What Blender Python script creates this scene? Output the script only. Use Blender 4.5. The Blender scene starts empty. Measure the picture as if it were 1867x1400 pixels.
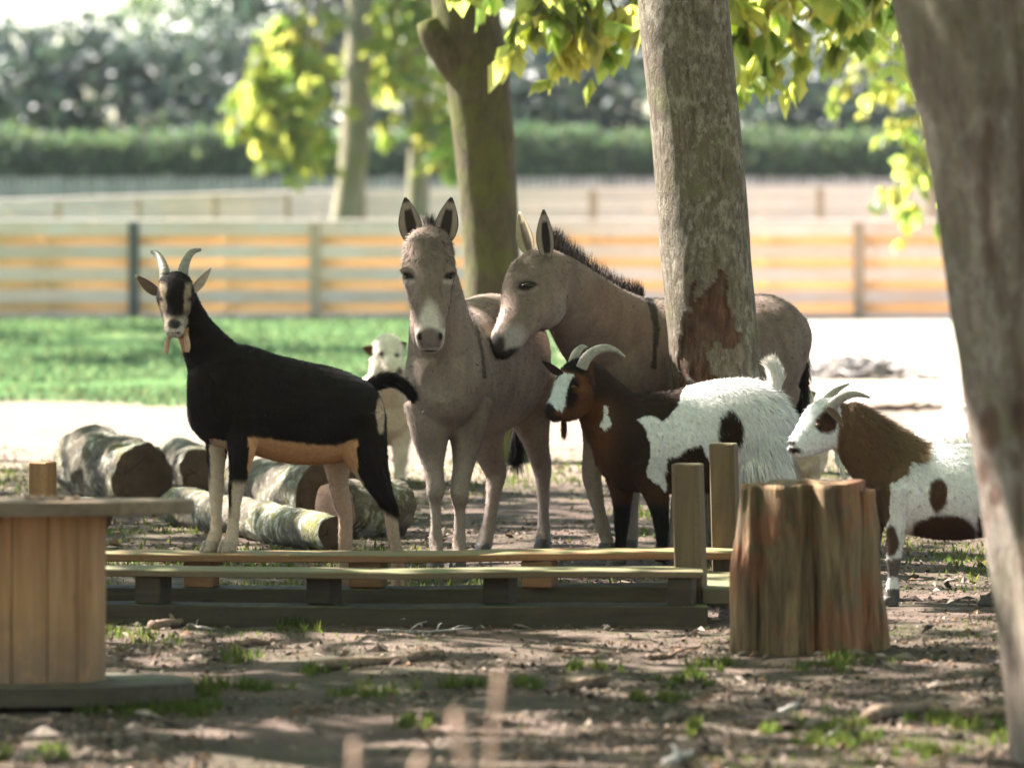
import bpy, math, random
import numpy as np
from mathutils import Vector, Matrix

random.seed(7)
rng = np.random.default_rng(7)
scene = bpy.context.scene
COL = scene.collection

# ------------------------------------------------------------------ camera
FPX = 9335.0      # 180 mm lens on a 36 mm sensor, picture 1867 px wide
EYE = 1.6         # eye level
HY = 333.0        # picture row of the horizon
cam_d = bpy.data.cameras.new('camera')
cam = bpy.data.objects.new('camera', cam_d)
COL.objects.link(cam)
cam.location = (0, 0, EYE)
cam.rotation_euler = (math.radians(90), 0, 0)
cam_d.lens = 180
cam_d.sensor_width = 36
cam_d.shift_y = -(700.0 - HY) / 1867.0
cam_d.clip_start = 0.5
cam_d.clip_end = 2000
cam_d.dof.use_dof = True
cam_d.dof.focus_distance = 20.6
cam_d.dof.aperture_fstop = 3.0
scene.camera = cam

# ------------------------------------------------------------------ light
SUN_EL = math.radians(47)
_sh = Vector((-0.87, 0.49, 0)).normalized()
SUN_DIR = Vector((_sh.x * math.cos(SUN_EL), _sh.y * math.cos(SUN_EL), math.sin(SUN_EL)))
world = bpy.data.worlds.new('World')
scene.world = world
world.use_nodes = True
wn = world.node_tree
wn.nodes.clear()
sky = wn.nodes.new('ShaderNodeTexSky')
sky.sky_type = 'NISHITA'
sky.sun_disc = False
sky.sun_elevation = SUN_EL
sky.sun_rotation = math.atan2(_sh.x, _sh.y)
sky.air_density = 1.0
sky.dust_density = 0.4
sky.ozone_density = 1.0
bg = wn.nodes.new('ShaderNodeBackground')
bg.inputs['Strength'].default_value = 0.05
wo = wn.nodes.new('ShaderNodeOutputWorld')
wn.links.new(sky.outputs[0], bg.inputs['Color'])
wn.links.new(bg.outputs[0], wo.inputs['Surface'])
sun_d = bpy.data.lights.new('sun', 'SUN')
sun_d.energy = 5.0
sun_d.angle = math.radians(0.53)
sun_d.color = (1.0, 0.935, 0.885)
sun = bpy.data.objects.new('sun', sun_d)
COL.objects.link(sun)
sun.rotation_euler = SUN_DIR.to_track_quat('Z', 'Y').to_euler()
sun.location = SUN_DIR * 60
scene.view_settings.view_transform = 'Standard'
scene.view_settings.look = 'None'
scene.view_settings.exposure = 2.9
scene.view_settings.gamma = 1.0
scene.render.engine = 'CYCLES'
scene.cycles.use_denoising = True
scene.cycles.max_bounces = 7
scene.cycles.diffuse_bounces = 4
scene.cycles.glossy_bounces = 2
scene.cycles.transmission_bounces = 5
scene.cycles.transparent_max_bounces = 4
scene.cycles.caustics_reflective = False
scene.cycles.caustics_refractive = False
scene.cycles.sample_clamp_indirect = 6.0

# ------------------------------------------------------------------ helpers
def P(px, py, d):
    """a point at distance d in front of the lens, given where it shows in the photograph"""
    return np.array([(px - 933.5) / FPX * d, d, EYE - (py - HY) / FPX * d])

def proj(V):
    return 933.5 + V[:, 0] / V[:, 1] * FPX, HY + (EYE - V[:, 2]) / V[:, 1] * FPX

def _hash(ix, iy, iz, seed):
    h = (ix * 374761393 + iy * 668265263 + iz * 2147483647 + seed * 974711) & 0xFFFFFFFF
    h = ((h ^ (h >> 13)) * 1274126177) & 0xFFFFFFFF
    h = (h ^ (h >> 16)) & 0xFFFFFFFF
    return h.astype(np.float64) / 4294967295.0

def vnoise(Pn, scale=1.0, seed=0):
    Q = np.asarray(Pn, float) * scale
    I = np.floor(Q).astype(np.int64)
    f = Q - I
    f = f * f * (3 - 2 * f)
    out = 0
    for dx in (0, 1):
        for dy in (0, 1):
            for dz in (0, 1):
                w = (f[:, 0] if dx else 1 - f[:, 0]) * (f[:, 1] if dy else 1 - f[:, 1]) * (f[:, 2] if dz else 1 - f[:, 2])
                out = out + w * _hash(I[:, 0] + dx, I[:, 1] + dy, I[:, 2] + dz, seed)
    return out * 2 - 1

def fbm(Pn, scale=1.0, octaves=4, seed=0):
    s = 0; a = 1.0; t = 0
    for k in range(octaves):
        s = s + a * vnoise(Pn, scale * 2 ** k, seed + k * 17)
        t += a; a *= 0.5
    return s / t

def gz(x, y):
    """height of the ground"""
    x = np.atleast_1d(np.asarray(x, float)); y = np.atleast_1d(np.asarray(y, float))
    p = np.stack([x, y, np.zeros_like(x)], 1)
    return 0.022 * fbm(p, 0.8, 3, 3) + 0.010 * fbm(p, 5.0, 3, 5)

def GZ(x, y):
    return float(gz(x, y)[0])

def mesh_data(name, V, F, smooth=True, col=None, colname='col'):
    V = np.asarray(V, np.float32)
    me = bpy.data.meshes.new(name)
    if isinstance(F, np.ndarray):
        k = F.shape[1]
        me.vertices.add(len(V)); me.vertices.foreach_set('co', V.ravel())
        me.loops.add(F.size); me.loops.foreach_set('vertex_index', F.astype(np.int32).ravel())
        me.polygons.add(len(F))
        me.polygons.foreach_set('loop_start', np.arange(0, F.size, k, dtype=np.int32))
        me.update(calc_edges=True)
    else:
        me.from_pydata([tuple(map(float, v)) for v in V], [], [tuple(f) for f in F])
        me.update()
    me.polygons.foreach_set('use_smooth', np.full(len(me.polygons), smooth))
    if col is not None:
        at = me.attributes.new(colname, 'FLOAT_COLOR', 'POINT')
        c = np.ones((len(V), 4), np.float32); c[:, :3] = col
        at.data.foreach_set('color', c.ravel())
    return me

def set_tags(o, label=None, cat=None, group=None, kind=None):
    if label: o['label'] = label
    if cat: o['category'] = cat
    if group: o['group'] = group
    if kind: o['kind'] = kind
    return o

def thing(name, label, cat, loc, group=None, rot=None):
    o = bpy.data.objects.new(name, None)
    o.empty_display_size = 0.1
    COL.objects.link(o)
    o.location = loc
    if rot: o.rotation_euler = rot
    return set_tags(o, label, cat, group)

def origin_of(parent):
    v = Vector((0, 0, 0)); p = parent
    while p is not None:
        v += p.location; p = p.parent
    return np.array(v)

def obj(name, V, F, mat, parent=None, smooth=True, col=None, label=None, cat=None, group=None, kind=None, base=None):
    """one mesh object from points in world space (or in the parent's space when the parent is turned)"""
    V = np.asarray(V, float)
    if parent is not None:
        off = origin_of(parent)
        me = mesh_data(name, V - off, F, smooth, col)
        o = bpy.data.objects.new(name, me); o.parent = parent
    else:
        off = np.zeros(3) if base is None else np.asarray(base, float)
        me = mesh_data(name, V - off, F, smooth, col)
        o = bpy.data.objects.new(name, me); o.location = off
    COL.objects.link(o)
    if mat: me.materials.append(mat)
    set_tags(o, label, cat, group, kind)
    return o

def place(name, me, mat, parent, loc, rot=(0, 0, 0), scale=(1, 1, 1)):
    """an object that shares mesh data, in its parent's own space"""
    o = bpy.data.objects.new(name, me)
    COL.objects.link(o)
    o.parent = parent; o.location = loc; o.rotation_euler = rot; o.scale = scale
    if mat and not me.materials: me.materials.append(mat)
    return o

def catmull(A, sub):
    A = np.asarray(A, float); n = len(A)
    E = np.vstack([2 * A[0] - A[1], A, 2 * A[-1] - A[-2]])
    out = []
    for i in range(n - 1):
        p0, p1, p2, p3 = E[i], E[i + 1], E[i + 2], E[i + 3]
        for k in range(sub):
            t = k / sub
            out.append(0.5 * (2 * p1 + (p2 - p0) * t + (2 * p0 - 5 * p1 + 4 * p2 - p3) * t * t + (3 * p1 - p0 - 3 * p2 + p3) * t ** 3))
    out.append(A[-1])
    return np.array(out)

def loft_w(C, a, b, ref=(0, 1, 0), seg=18):
    """closed tube through centres C, radius b along ref and a across it; quads and end fans"""
    C = np.asarray(C, float); n = len(C)
    T = np.gradient(C, axis=0); T /= np.linalg.norm(T, axis=1)[:, None] + 1e-9
    ref = np.asarray(ref, float)
    S = ref - (T @ ref)[:, None] * T
    S /= np.linalg.norm(S, axis=1)[:, None] + 1e-9
    N = np.cross(T, S)
    th = np.linspace(0, 2 * math.pi, seg, endpoint=False)
    V = (C[:, None, :] + np.asarray(a)[:, None, None] * np.cos(th)[None, :, None] * N[:, None, :]
         + np.asarray(b)[:, None, None] * np.sin(th)[None, :, None] * S[:, None, :]).reshape(-1, 3)
    F = []
    for i in range(n - 1):
        for j in range(seg):
            k = (j + 1) % seg
            F.append((i * seg + j, i * seg + k, (i + 1) * seg + k, (i + 1) * seg + j))
    V = np.vstack([V, C[0], C[-1]])
    c0 = n * seg; c1 = c0 + 1
    for j in range(seg):
        k = (j + 1) % seg
        F.append((c0, k, j)); F.append((c1, (n - 1) * seg + j, (n - 1) * seg + k))
    return V, F

def loft(st, d0, ref=(0, 1, 0), seg=18, sub=5):
    """stations (px, py, depth offset m, radius across px, radius along ref px)"""
    A = catmull(np.asarray(st, float), sub)
    C = np.array([P(r[0], r[1], d0 + r[2]) for r in A])
    k = (d0 + A[:, 2]) / FPX
    return loft_w(C, np.maximum(A[:, 3], 1.0) * k, np.maximum(A[:, 4], 1.0) * k, ref, seg)

def join(parts):
    V = []; F = []; o = 0
    for v, f in parts:
        V.append(np.asarray(v, float)); F += [tuple(int(i) + o for i in q) for q in f]; o += len(v)
    return np.vstack(V), F

def box(cx, cy, cz, sx, sy, sz, bev=0.004):
    """bevelled box: 24 points, chamfered edges"""
    hx, hy, hz = sx / 2, sy / 2, sz / 2
    b = min(bev, hx * .4, hy * .4, hz * .4)
    V = []; idx = {}
    for ix in (-1, 1):
        for iy in (-1, 1):
            for iz in (-1, 1):
                for ax in range(3):
                    p = [ix * hx, iy * hy, iz * hz]
                    for q in range(3):
                        if q != ax: p[q] -= (ix, iy, iz)[q] * b
                    idx[(ix, iy, iz, ax)] = len(V); V.append((p[0] + cx, p[1] + cy, p[2] + cz))
    F = []
    def quad(ids, want):
        p = [np.array(V[i]) for i in ids]
        nrm = np.cross(p[1] - p[0], p[2] - p[0])
        F.append(tuple(ids) if nrm @ np.array(want) > 0 else tuple(reversed(ids)))
    for ax in range(3):
        o1, o2 = [q for q in range(3) if q != ax]
        for s in (-1, 1):
            ids = []
            for u, v in ((-1, -1), (1, -1), (1, 1), (-1, 1)):
                k = [0, 0, 0]; k[ax] = s; k[o1] = u; k[o2] = v
                ids.append(idx[(k[0], k[1], k[2], ax)])
            w = [0, 0, 0]; w[ax] = s; quad(ids, w)
    for ax in range(3):
        o1, o2 = [q for q in range(3) if q != ax]
        for s1 in (-1, 1):
            for s2 in (-1, 1):
                ka = [0, 0, 0]; kb = [0, 0, 0]
                ka[ax] = -1; kb[ax] = 1
                for k in (ka, kb): k[o1] = s1; k[o2] = s2
                ids = [idx[(*ka, o1)], idx[(*kb, o1)], idx[(*kb, o2)], idx[(*ka, o2)]]
                w = [0, 0, 0]; w[o1] = s1; w[o2] = s2; quad(ids, w)
    for ix in (-1, 1):
        for iy in (-1, 1):
            for iz in (-1, 1):
                quad([idx[(ix, iy, iz, 0)], idx[(ix, iy, iz, 1)], idx[(ix, iy, iz, 2)]], (ix, iy, iz))
    return np.array(V), F

def ball(c, r, seg=14, rings=9):
    r = np.broadcast_to(np.asarray(r, float), (3,))
    V = [(0, 0, 1)]
    for i in range(1, rings):
        t = math.pi * i / rings
        for j in range(seg):
            p = 2 * math.pi * j / seg
            V.append((math.sin(t) * math.cos(p), math.sin(t) * math.sin(p), math.cos(t)))
    V.append((0, 0, -1))
    F = [(0, 1 + j, 1 + (j + 1) % seg) for j in range(seg)]
    for i in range(rings - 2):
        for j in range(seg):
            k = (j + 1) % seg
            F.append((1 + i * seg + j, 1 + (i + 1) * seg + j, 1 + (i + 1) * seg + k, 1 + i * seg + k))
    l = len(V) - 1; b = 1 + (rings - 2) * seg
    F += [(l, b + (j + 1) % seg, b + j) for j in range(seg)]
    return np.array(V) * r + np.asarray(c, float), F

# ------------------------------------------------------------------ materials
class NT:
    def __init__(self, name):
        self.m = bpy.data.materials.new(name); self.m.use_nodes = True
        self.t = self.m.node_tree; self.t.nodes.clear()
        self.out = self.n('ShaderNodeOutputMaterial')
    def n(self, typ, **kw):
        x = self.t.nodes.new(typ)
        for k, v in kw.items():
            if k.startswith('i_'):
                x.inputs[k[2:].replace('_', ' ')].default_value = v
            else: setattr(x, k, v)
        return x
    def l(self, a, b): self.t.links.new(a, b)
    def coords(self, scale=(1, 1, 1), kind='Object'):
        tc = self.n('ShaderNodeTexCoord'); mp = self.n('ShaderNodeMapping')
        mp.inputs['Scale'].default_value = scale
        self.l(tc.outputs[kind], mp.inputs['Vector'])
        return mp.outputs['Vector']
    def noise(self, vec, scale, detail=4, rough=0.55, dist=0.0):
        x = self.n('ShaderNodeTexNoise')
        x.inputs['Scale'].default_value = scale; x.inputs['Detail'].default_value = detail
        x.inputs['Roughness'].default_value = rough; x.inputs['Distortion'].default_value = dist
        if vec is not None: self.l(vec, x.inputs['Vector'])
        return x.outputs['Fac']
    def ramp(self, fac, stops):
        x = self.n('ShaderNodeValToRGB')
        el = x.color_ramp.elements
        while len(el) < len(stops): el.new(0.5)
        for e, (p, c) in zip(el, stops):
            e.position = p; e.color = (*c, 1) if len(c) == 3 else c
        self.l(fac, x.inputs['Fac'])
        return x.outputs['Color']
    def step(self, fac, lo, hi):
        x = self.n('ShaderNodeMapRange'); x.clamp = True; x.interpolation_type = 'SMOOTHSTEP'
        x.inputs['From Min'].default_value = lo; x.inputs['From Max'].default_value = hi
        self.l(fac, x.inputs['Value']); return x.outputs['Result']
    def mix(self, fac, a, b, mode='MIX'):
        x = self.n('ShaderNodeMix'); x.data_type = 'RGBA'; x.blend_type = mode
        if isinstance(fac, (int, float)): x.inputs[0].default_value = fac
        else: self.l(fac, x.inputs[0])
        for s, v in ((6, a), (7, b)):
            if isinstance(v, tuple): x.inputs[s].default_value = (*v, 1)
            else: self.l(v, x.inputs[s])
        return x.outputs[2]
    def math(self, op, a, b=None):
        x = self.n('ShaderNodeMath'); x.operation = op
        for s, v in ((0, a), (1, b)):
            if v is None: continue
            if isinstance(v, (int, float)): x.inputs[s].default_value = v
            else: self.l(v, x.inputs[s])
        return x.outputs[0]
    def bump(self, h, strength=0.4, dist=0.01):
        x = self.n('ShaderNodeBump'); x.inputs['Strength'].default_value = strength
        x.inputs['Distance'].default_value = dist; self.l(h, x.inputs['Height'])
        return x.outputs['Normal']
    def finish(self, color, rough=0.8, normal=None, spec=0.3, sheen=0.0):
        b = self.n('ShaderNodeBsdfPrincipled')
        if isinstance(color, tuple): b.inputs['Base Color'].default_value = (*color, 1)
        else: self.l(color, b.inputs['Base Color'])
        b.inputs['Roughness'].default_value = rough
        b.inputs['Specular IOR Level'].default_value = spec
        if sheen: b.inputs['Sheen Weight'].default_value = sheen
        if normal is not None: self.l(normal, b.inputs['Normal'])
        self.l(b.outputs[0], self.out.inputs['Surface'])
        return self.m
    def objrand(self):
        return self.n('ShaderNodeObjectInfo').outputs['Random']

def wood(name, light, dark, grain=(1.5, 26, 26), moss=0.0, knots=True, vary=0.25, grey=None):
    t = NT(name)
    tc = t.n('ShaderNodeTexCoord')
    rnd = t.objrand()
    off = t.n('ShaderNodeVectorMath'); off.operation = 'ADD'
    cmb = t.n('ShaderNodeCombineXYZ')
    for k in range(3): t.l(t.math('MULTIPLY', rnd, 37.0 + 11 * k), cmb.inputs[k])
    t.l(tc.outputs['Object'], off.inputs[0]); t.l(cmb.outputs[0], off.inputs[1])
    mp = t.n('ShaderNodeMapping'); mp.inputs['Scale'].default_value = grain
    t.l(off.outputs[0], mp.inputs['Vector'])
    g = t.noise(mp.outputs[0], 1.0, 6, 0.6, 0.6)
    big = t.noise(off.outputs[0], 2.2, 3, 0.5)
    c = t.ramp(g, [(0.25, dark), (0.5, tuple((a + b) / 2 for a, b in zip(light, dark))), (0.75, light)])
    if grey: c = t.mix(t.step(big, 0.42, 0.62), c, grey)
    fine = t.noise(off.outputs[0], 55, 3, 0.6)
    c = t.mix(t.math('MULTIPLY', t.step(fine, 0.55, 0.75), 0.35), c, tuple(x * 0.45 for x in dark))
    if knots:
        v = t.n('ShaderNodeTexVoronoi'); v.inputs['Scale'].default_value = 1.0
        mk = t.n('ShaderNodeMapping'); mk.inputs['Scale'].default_value = tuple(2.2 if x < 5 else 7.0 for x in grain)
        t.l(off.outputs[0], mk.inputs['Vector']); t.l(mk.outputs[0], v.inputs['Vector'])
        k = t.step(v.outputs['Distance'], 0.12, 0.03)
        c = t.mix(t.math('MULTIPLY', k, 0.75), c, tuple(x * 0.3 for x in dark))
    hv = t.n('ShaderNodeHueSaturation')
    t.l(c, hv.inputs['Color']); t.l(t.math('ADD', t.math('MULTIPLY', rnd, vary * 2), 1 - vary), hv.inputs['Value'])
    c = hv.outputs[0]
    if moss:
        geo = t.n('ShaderNodeNewGeometry'); sp = t.n('ShaderNodeSeparateXYZ'); t.l(geo.outputs['Normal'], sp.inputs[0])
        mm = t.math('MULTIPLY', t.step(sp.outputs[2], 0.5, 0.9), t.step(t.noise(off.outputs[0], 9, 5, 0.7), 0.62 - moss * 0.35, 0.75 - moss * 0.2))
        c = t.mix(mm, c, (0.115, 0.115, 0.045))
    return t.finish(c, 0.8, t.bump(g, 0.5, 0.004), 0.25)

def bark(name, c1, c2, moss=(0.10, 0.13, 0.03), moss_amt=0.5, lichen=None, stretch=(14, 14, 3), col_attr=False, bump=0.9, lich=.55):
    t = NT(name)
    v0 = t.coords()
    v1 = t.coords(stretch)
    g = t.noise(v1, 1.0, 8, 0.65, 0.5)
    gf = t.noise(t.coords(tuple(s * 5 for s in stretch)), 1.0, 4, 0.6, 0.3)
    c = t.ramp(g, [(0.3, c1), (0.52, tuple((a + b) / 2 for a, b in zip(c1, c2))), (0.72, c2)])
    c = t.mix(t.math('MULTIPLY', t.step(gf, 0.5, 0.7), 0.4), c, tuple(x * 0.45 for x in c1))
    mo = t.noise(v0, 3.0, 6, 0.7)
    c = t.mix(t.step(mo, 0.62 - moss_amt * 0.3, 0.78 - moss_amt * 0.2), c, moss)
    if lichen:
        li = t.math('MULTIPLY', t.noise(t.coords((1, 1, .6)), 26.0, 6, 0.75), t.math('ADD', t.noise(v0, 2.5, 4, .6), .5))
        c = t.mix(t.math('MULTIPLY', t.step(li, 0.50, 0.68), lich), c, lichen)
    if col_attr:
        at = t.n('ShaderNodeAttribute'); at.attribute_name = 'col'
        sp = t.n('ShaderNodeSeparateColor'); t.l(at.outputs['Color'], sp.inputs[0])
        w = t.ramp(t.noise(t.coords((34, 34, 9)), 1.0, 7, 0.75, .6), [(0.3, (0.022, 0.011, 0.007)), (0.52, (0.075, 0.034, 0.019)), (0.75, (0.20, 0.105, 0.058))])
        c = t.mix(sp.outputs[0], c, w)
    h = t.math('ADD', g, t.math('MULTIPLY', gf, 0.5))
    return t.finish(c, 0.9, t.bump(h, bump, 0.02), 0.2)

def coat_mat(name, rough=0.85, sheen=0.04):
    t = NT(name)
    at = t.n('ShaderNodeAttribute'); at.attribute_name = 'col'
    n = t.noise(t.coords((1, 1, 1)), 60, 4, 0.7)
    c = t.mix(t.math('MULTIPLY', t.step(n, 0.35, 0.75), 0.5), at.outputs['Color'], t.mix(1.0, at.outputs['Color'], (0.55, 0.55, 0.55), 'MULTIPLY'))
    return t.finish(c, rough, t.bump(t.noise(t.coords((1, 1, 0.35)), 120, 3, 0.6), 0.35, 0.004), 0.08, sheen)

def plain(name, color, rough=0.6, spec=0.4, nscale=30, var=0.35):
    t = NT(name)
    n = t.noise(t.coords(), nscale, 5, 0.6)
    c = t.ramp(n, [(0.3, tuple(x * (1 - var) for x in color)), (0.7, tuple(min(1, x * (1 + var)) for x in color))])
    return t.finish(c, rough, t.bump(n, 0.3, 0.003), spec)

def leaf_mat(name, front, trans, tw=0.55, gloss=0.03):
    t = NT(name)
    at = t.n('ShaderNodeAttribute'); at.attribute_name = 'col'
    c1 = t.mix(1.0, at.outputs['Color'], front, 'MULTIPLY')
    c2 = t.mix(1.0, at.outputs['Color'], trans, 'MULTIPLY')
    d = t.n('ShaderNodeBsdfDiffuse'); t.l(c1, d.inputs['Color'])
    tr = t.n('ShaderNodeBsdfTranslucent'); t.l(c2, tr.inputs['Color'])
    gl = t.n('ShaderNodeBsdfGlossy'); gl.inputs['Roughness'].default_value = 0.5; gl.inputs['Color'].default_value = (0.9, 0.9, 0.9, 1)
    m1 = t.n('ShaderNodeMixShader'); m1.inputs[0].default_value = tw
    t.l(d.outputs[0], m1.inputs[1]); t.l(tr.outputs[0], m1.inputs[2])
    m2 = t.n('ShaderNodeMixShader'); m2.inputs[0].default_value = gloss
    t.l(m1.outputs[0], m2.inputs[1]); t.l(gl.outputs[0], m2.inputs[2])
    t.l(m2.outputs[0], t.out.inputs['Surface'])
    return t.m
# ------------------------------------------------------------------ material set
M = {}
M['fence_front'] = wood('weathered_fence_board', (0.82, 0.61, 0.47), (0.64, 0.45, 0.33), moss=0, vary=0.12, grey=(0.74, 0.58, 0.48))
M['fence_rear'] = wood('gap_glow_board', (0.84, 0.60, 0.34), (0.70, 0.44, 0.20), moss=0, vary=0.12)  # orange glow of bounced sunlight in the gaps, put into the board colour
M['fence_cap'] = wood('pale_cap_board', (0.76, 0.64, 0.55), (0.58, 0.46, 0.38), moss=0, vary=0.12)
M['post_grey'] = wood('grey_fence_post', (0.17, 0.16, 0.14), (0.09, 0.085, 0.08), grain=(26, 26, 1.5), moss=0)
M['post_tan'] = wood('tan_fence_post', (0.52, 0.38, 0.26), (0.36, 0.25, 0.16), grain=(26, 26, 1.5), moss=0)
M['timber'] = wood('mossy_timber', (0.15, 0.105, 0.058), (0.06, 0.042, 0.023), moss=0.75, vary=0.2, grey=(0.11, 0.09, 0.058))
M['timber_orange'] = wood('orange_timber', (0.27, 0.135, 0.06), (0.13, 0.062, 0.027), moss=0.8, vary=0.15)
M['timber_up'] = wood('upright_timber', (0.16, 0.112, 0.06), (0.065, 0.044, 0.024), grain=(26, 26, 1.5), moss=0.3, vary=0.15)
M['timber_post_orange'] = wood('orange_upright_timber', (0.30, 0.16, 0.07), (0.15, 0.075, 0.032), grain=(26, 26, 1.5), moss=0, vary=0.1)
M['timber_low'] = wood('dark_low_timber', (0.075, 0.058, 0.036), (0.030, 0.023, 0.015), moss=0.5, vary=0.2)  # just a darker brown tone for the lowest boards and blocks
M['spool_disc'] = wood('spool_disc_board', (0.22, 0.155, 0.10), (0.10, 0.07, 0.045), moss=0, vary=0.15)
M['twig'] = plain('dead_wood', (0.16, 0.11, 0.075), 0.9, 0.2, 40, 0.5)
M['twig_grey'] = plain('grey_dead_wood', (0.30, 0.27, 0.24), 0.9, 0.2, 40, 0.4)
M['stem'] = plain('dry_stem', (0.42, 0.28, 0.20), 0.9, 0.2, 40, 0.3)

def stave_mat():
    t = NT('spool_stave')
    rnd = t.objrand()
    tc = t.n('ShaderNodeTexCoord'); off = t.n('ShaderNodeVectorMath'); off.operation = 'ADD'
    cmb = t.n('ShaderNodeCombineXYZ')
    for k in range(2): t.l(t.math('MULTIPLY', rnd, 31.0 + 9 * k), cmb.inputs[k])
    t.l(tc.outputs['Object'], off.inputs[0]); t.l(cmb.outputs[0], off.inputs[1])
    mp = t.n('ShaderNodeMapping'); mp.inputs['Scale'].default_value = (22, 22, 1.3); t.l(off.outputs[0], mp.inputs[0])
    g = t.noise(mp.outputs[0], 1.0, 6, 0.6, 0.8)
    c = t.ramp(g, [(0.28, (0.26, 0.125, 0.05)), (0.55, (0.40, 0.215, 0.098)), (0.75, (0.50, 0.29, 0.15))])
    v = t.n('ShaderNodeTexVoronoi'); v.inputs['Scale'].default_value = 1.0
    mk = t.n('ShaderNodeMapping'); mk.inputs['Scale'].default_value = (9, 9, 4.0)
    t.l(off.outputs[0], mk.inputs[0]); t.l(mk.outputs[0], v.inputs['Vector'])
    c = t.mix(t.math('MULTIPLY', t.step(v.outputs['Distance'], 0.16, 0.06), 0.8), c, (0.09, 0.045, 0.02))
    sp = t.n('ShaderNodeSeparateXYZ'); t.l(tc.outputs['Object'], sp.inputs[0])
    zz = t.math('ADD', sp.outputs[2], t.math('MULTIPLY', t.noise(off.outputs[0], 9, 5, 0.7), -0.30))
    mud = t.math('MULTIPLY', t.step(zz, 0.20, -0.08), t.step(t.noise(off.outputs[0], 16, 5, 0.7), 0.25, 0.55))
    c = t.mix(t.math('MULTIPLY', mud, 0.7), c, (0.15, 0.105, 0.075))
    return t.finish(c, 0.8, t.bump(g, 0.4, 0.004), 0.25)
M['stave'] = stave_mat()

M['bark_mid'] = bark('ash_bark', (0.055, 0.042, 0.028), (0.24, 0.20, 0.145), (0.125, 0.118, 0.055), 0.36, (0.30, 0.27, 0.21), (42, 42, 13), True, 1.0, .8)
M['bark_green'] = bark('mossy_bark', (0.05, 0.04, 0.024), (0.13, 0.11, 0.065), (0.10, 0.105, 0.03), 0.62, None, (26, 26, 8), True)
M['bark_front'] = bark('brown_bark', (0.095, 0.07, 0.052), (0.24, 0.19, 0.15), (0.14, 0.13, 0.08), 0.35, (0.30, 0.27, 0.22), (20, 20, 4), True)
M['bark_far'] = bark('pale_bark', (0.16, 0.14, 0.09), (0.30, 0.27, 0.19), (0.17, 0.18, 0.07), 0.4, None, (9, 9, 2), False)
M['log'] = bark('log_bark', (0.045, 0.036, 0.026), (0.17, 0.145, 0.10), (0.12, 0.112, 0.03), 0.5, (0.36, 0.37, 0.31), (9, 9, 9), True, 1.0, .95)

def log_end():
    t = NT('cut_log_end')
    v = t.coords()
    n = t.noise(v, 6, 6, 0.7)
    c = t.ramp(n, [(0.3, (0.035, 0.022, 0.014)), (0.6, (0.085, 0.055, 0.036)), (0.8, (0.14, 0.095, 0.06))])
    vo = t.n('ShaderNodeTexVoronoi'); vo.feature = 'DISTANCE_TO_EDGE'; vo.inputs['Scale'].default_value = 7.0
    t.l(v, vo.inputs['Vector'])
    c = t.mix(t.math('MULTIPLY', t.step(vo.outputs['Distance'], 0.02, 0.004), t.step(t.noise(v, 9, 3, .6), .45, .6)), c, (0.014, 0.009, 0.007))
    return t.finish(c, 0.95, t.bump(t.noise(v, 40, 5, 0.7), 0.6, 0.006), 0.1)
M['log_end'] = log_end()

M['leaf_near'] = leaf_mat('chestnut_leaf', (0.075, 0.125, 0.02), (0.56, 0.61, 0.13), 0.68)
M['leaf_far'] = leaf_mat('far_leaf', (0.055, 0.095, 0.045), (0.13, 0.20, 0.075), 0.42)
M['leaf_dark'] = leaf_mat('dark_leaf', (0.03, 0.052, 0.036), (0.05, 0.08, 0.045), 0.35, .06)
M['lawn'] = leaf_mat('lawn_blade', (0.075, 0.125, 0.06), (0.14, 0.22, 0.09), 0.45, 0.0)
M['grass'] = leaf_mat('grass_blade', (0.05, 0.072, 0.020), (0.13, 0.17, 0.035), 0.4, 0.0)
M['litter'] = coat_mat('ground_litter', 0.9, 0.0)

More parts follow.
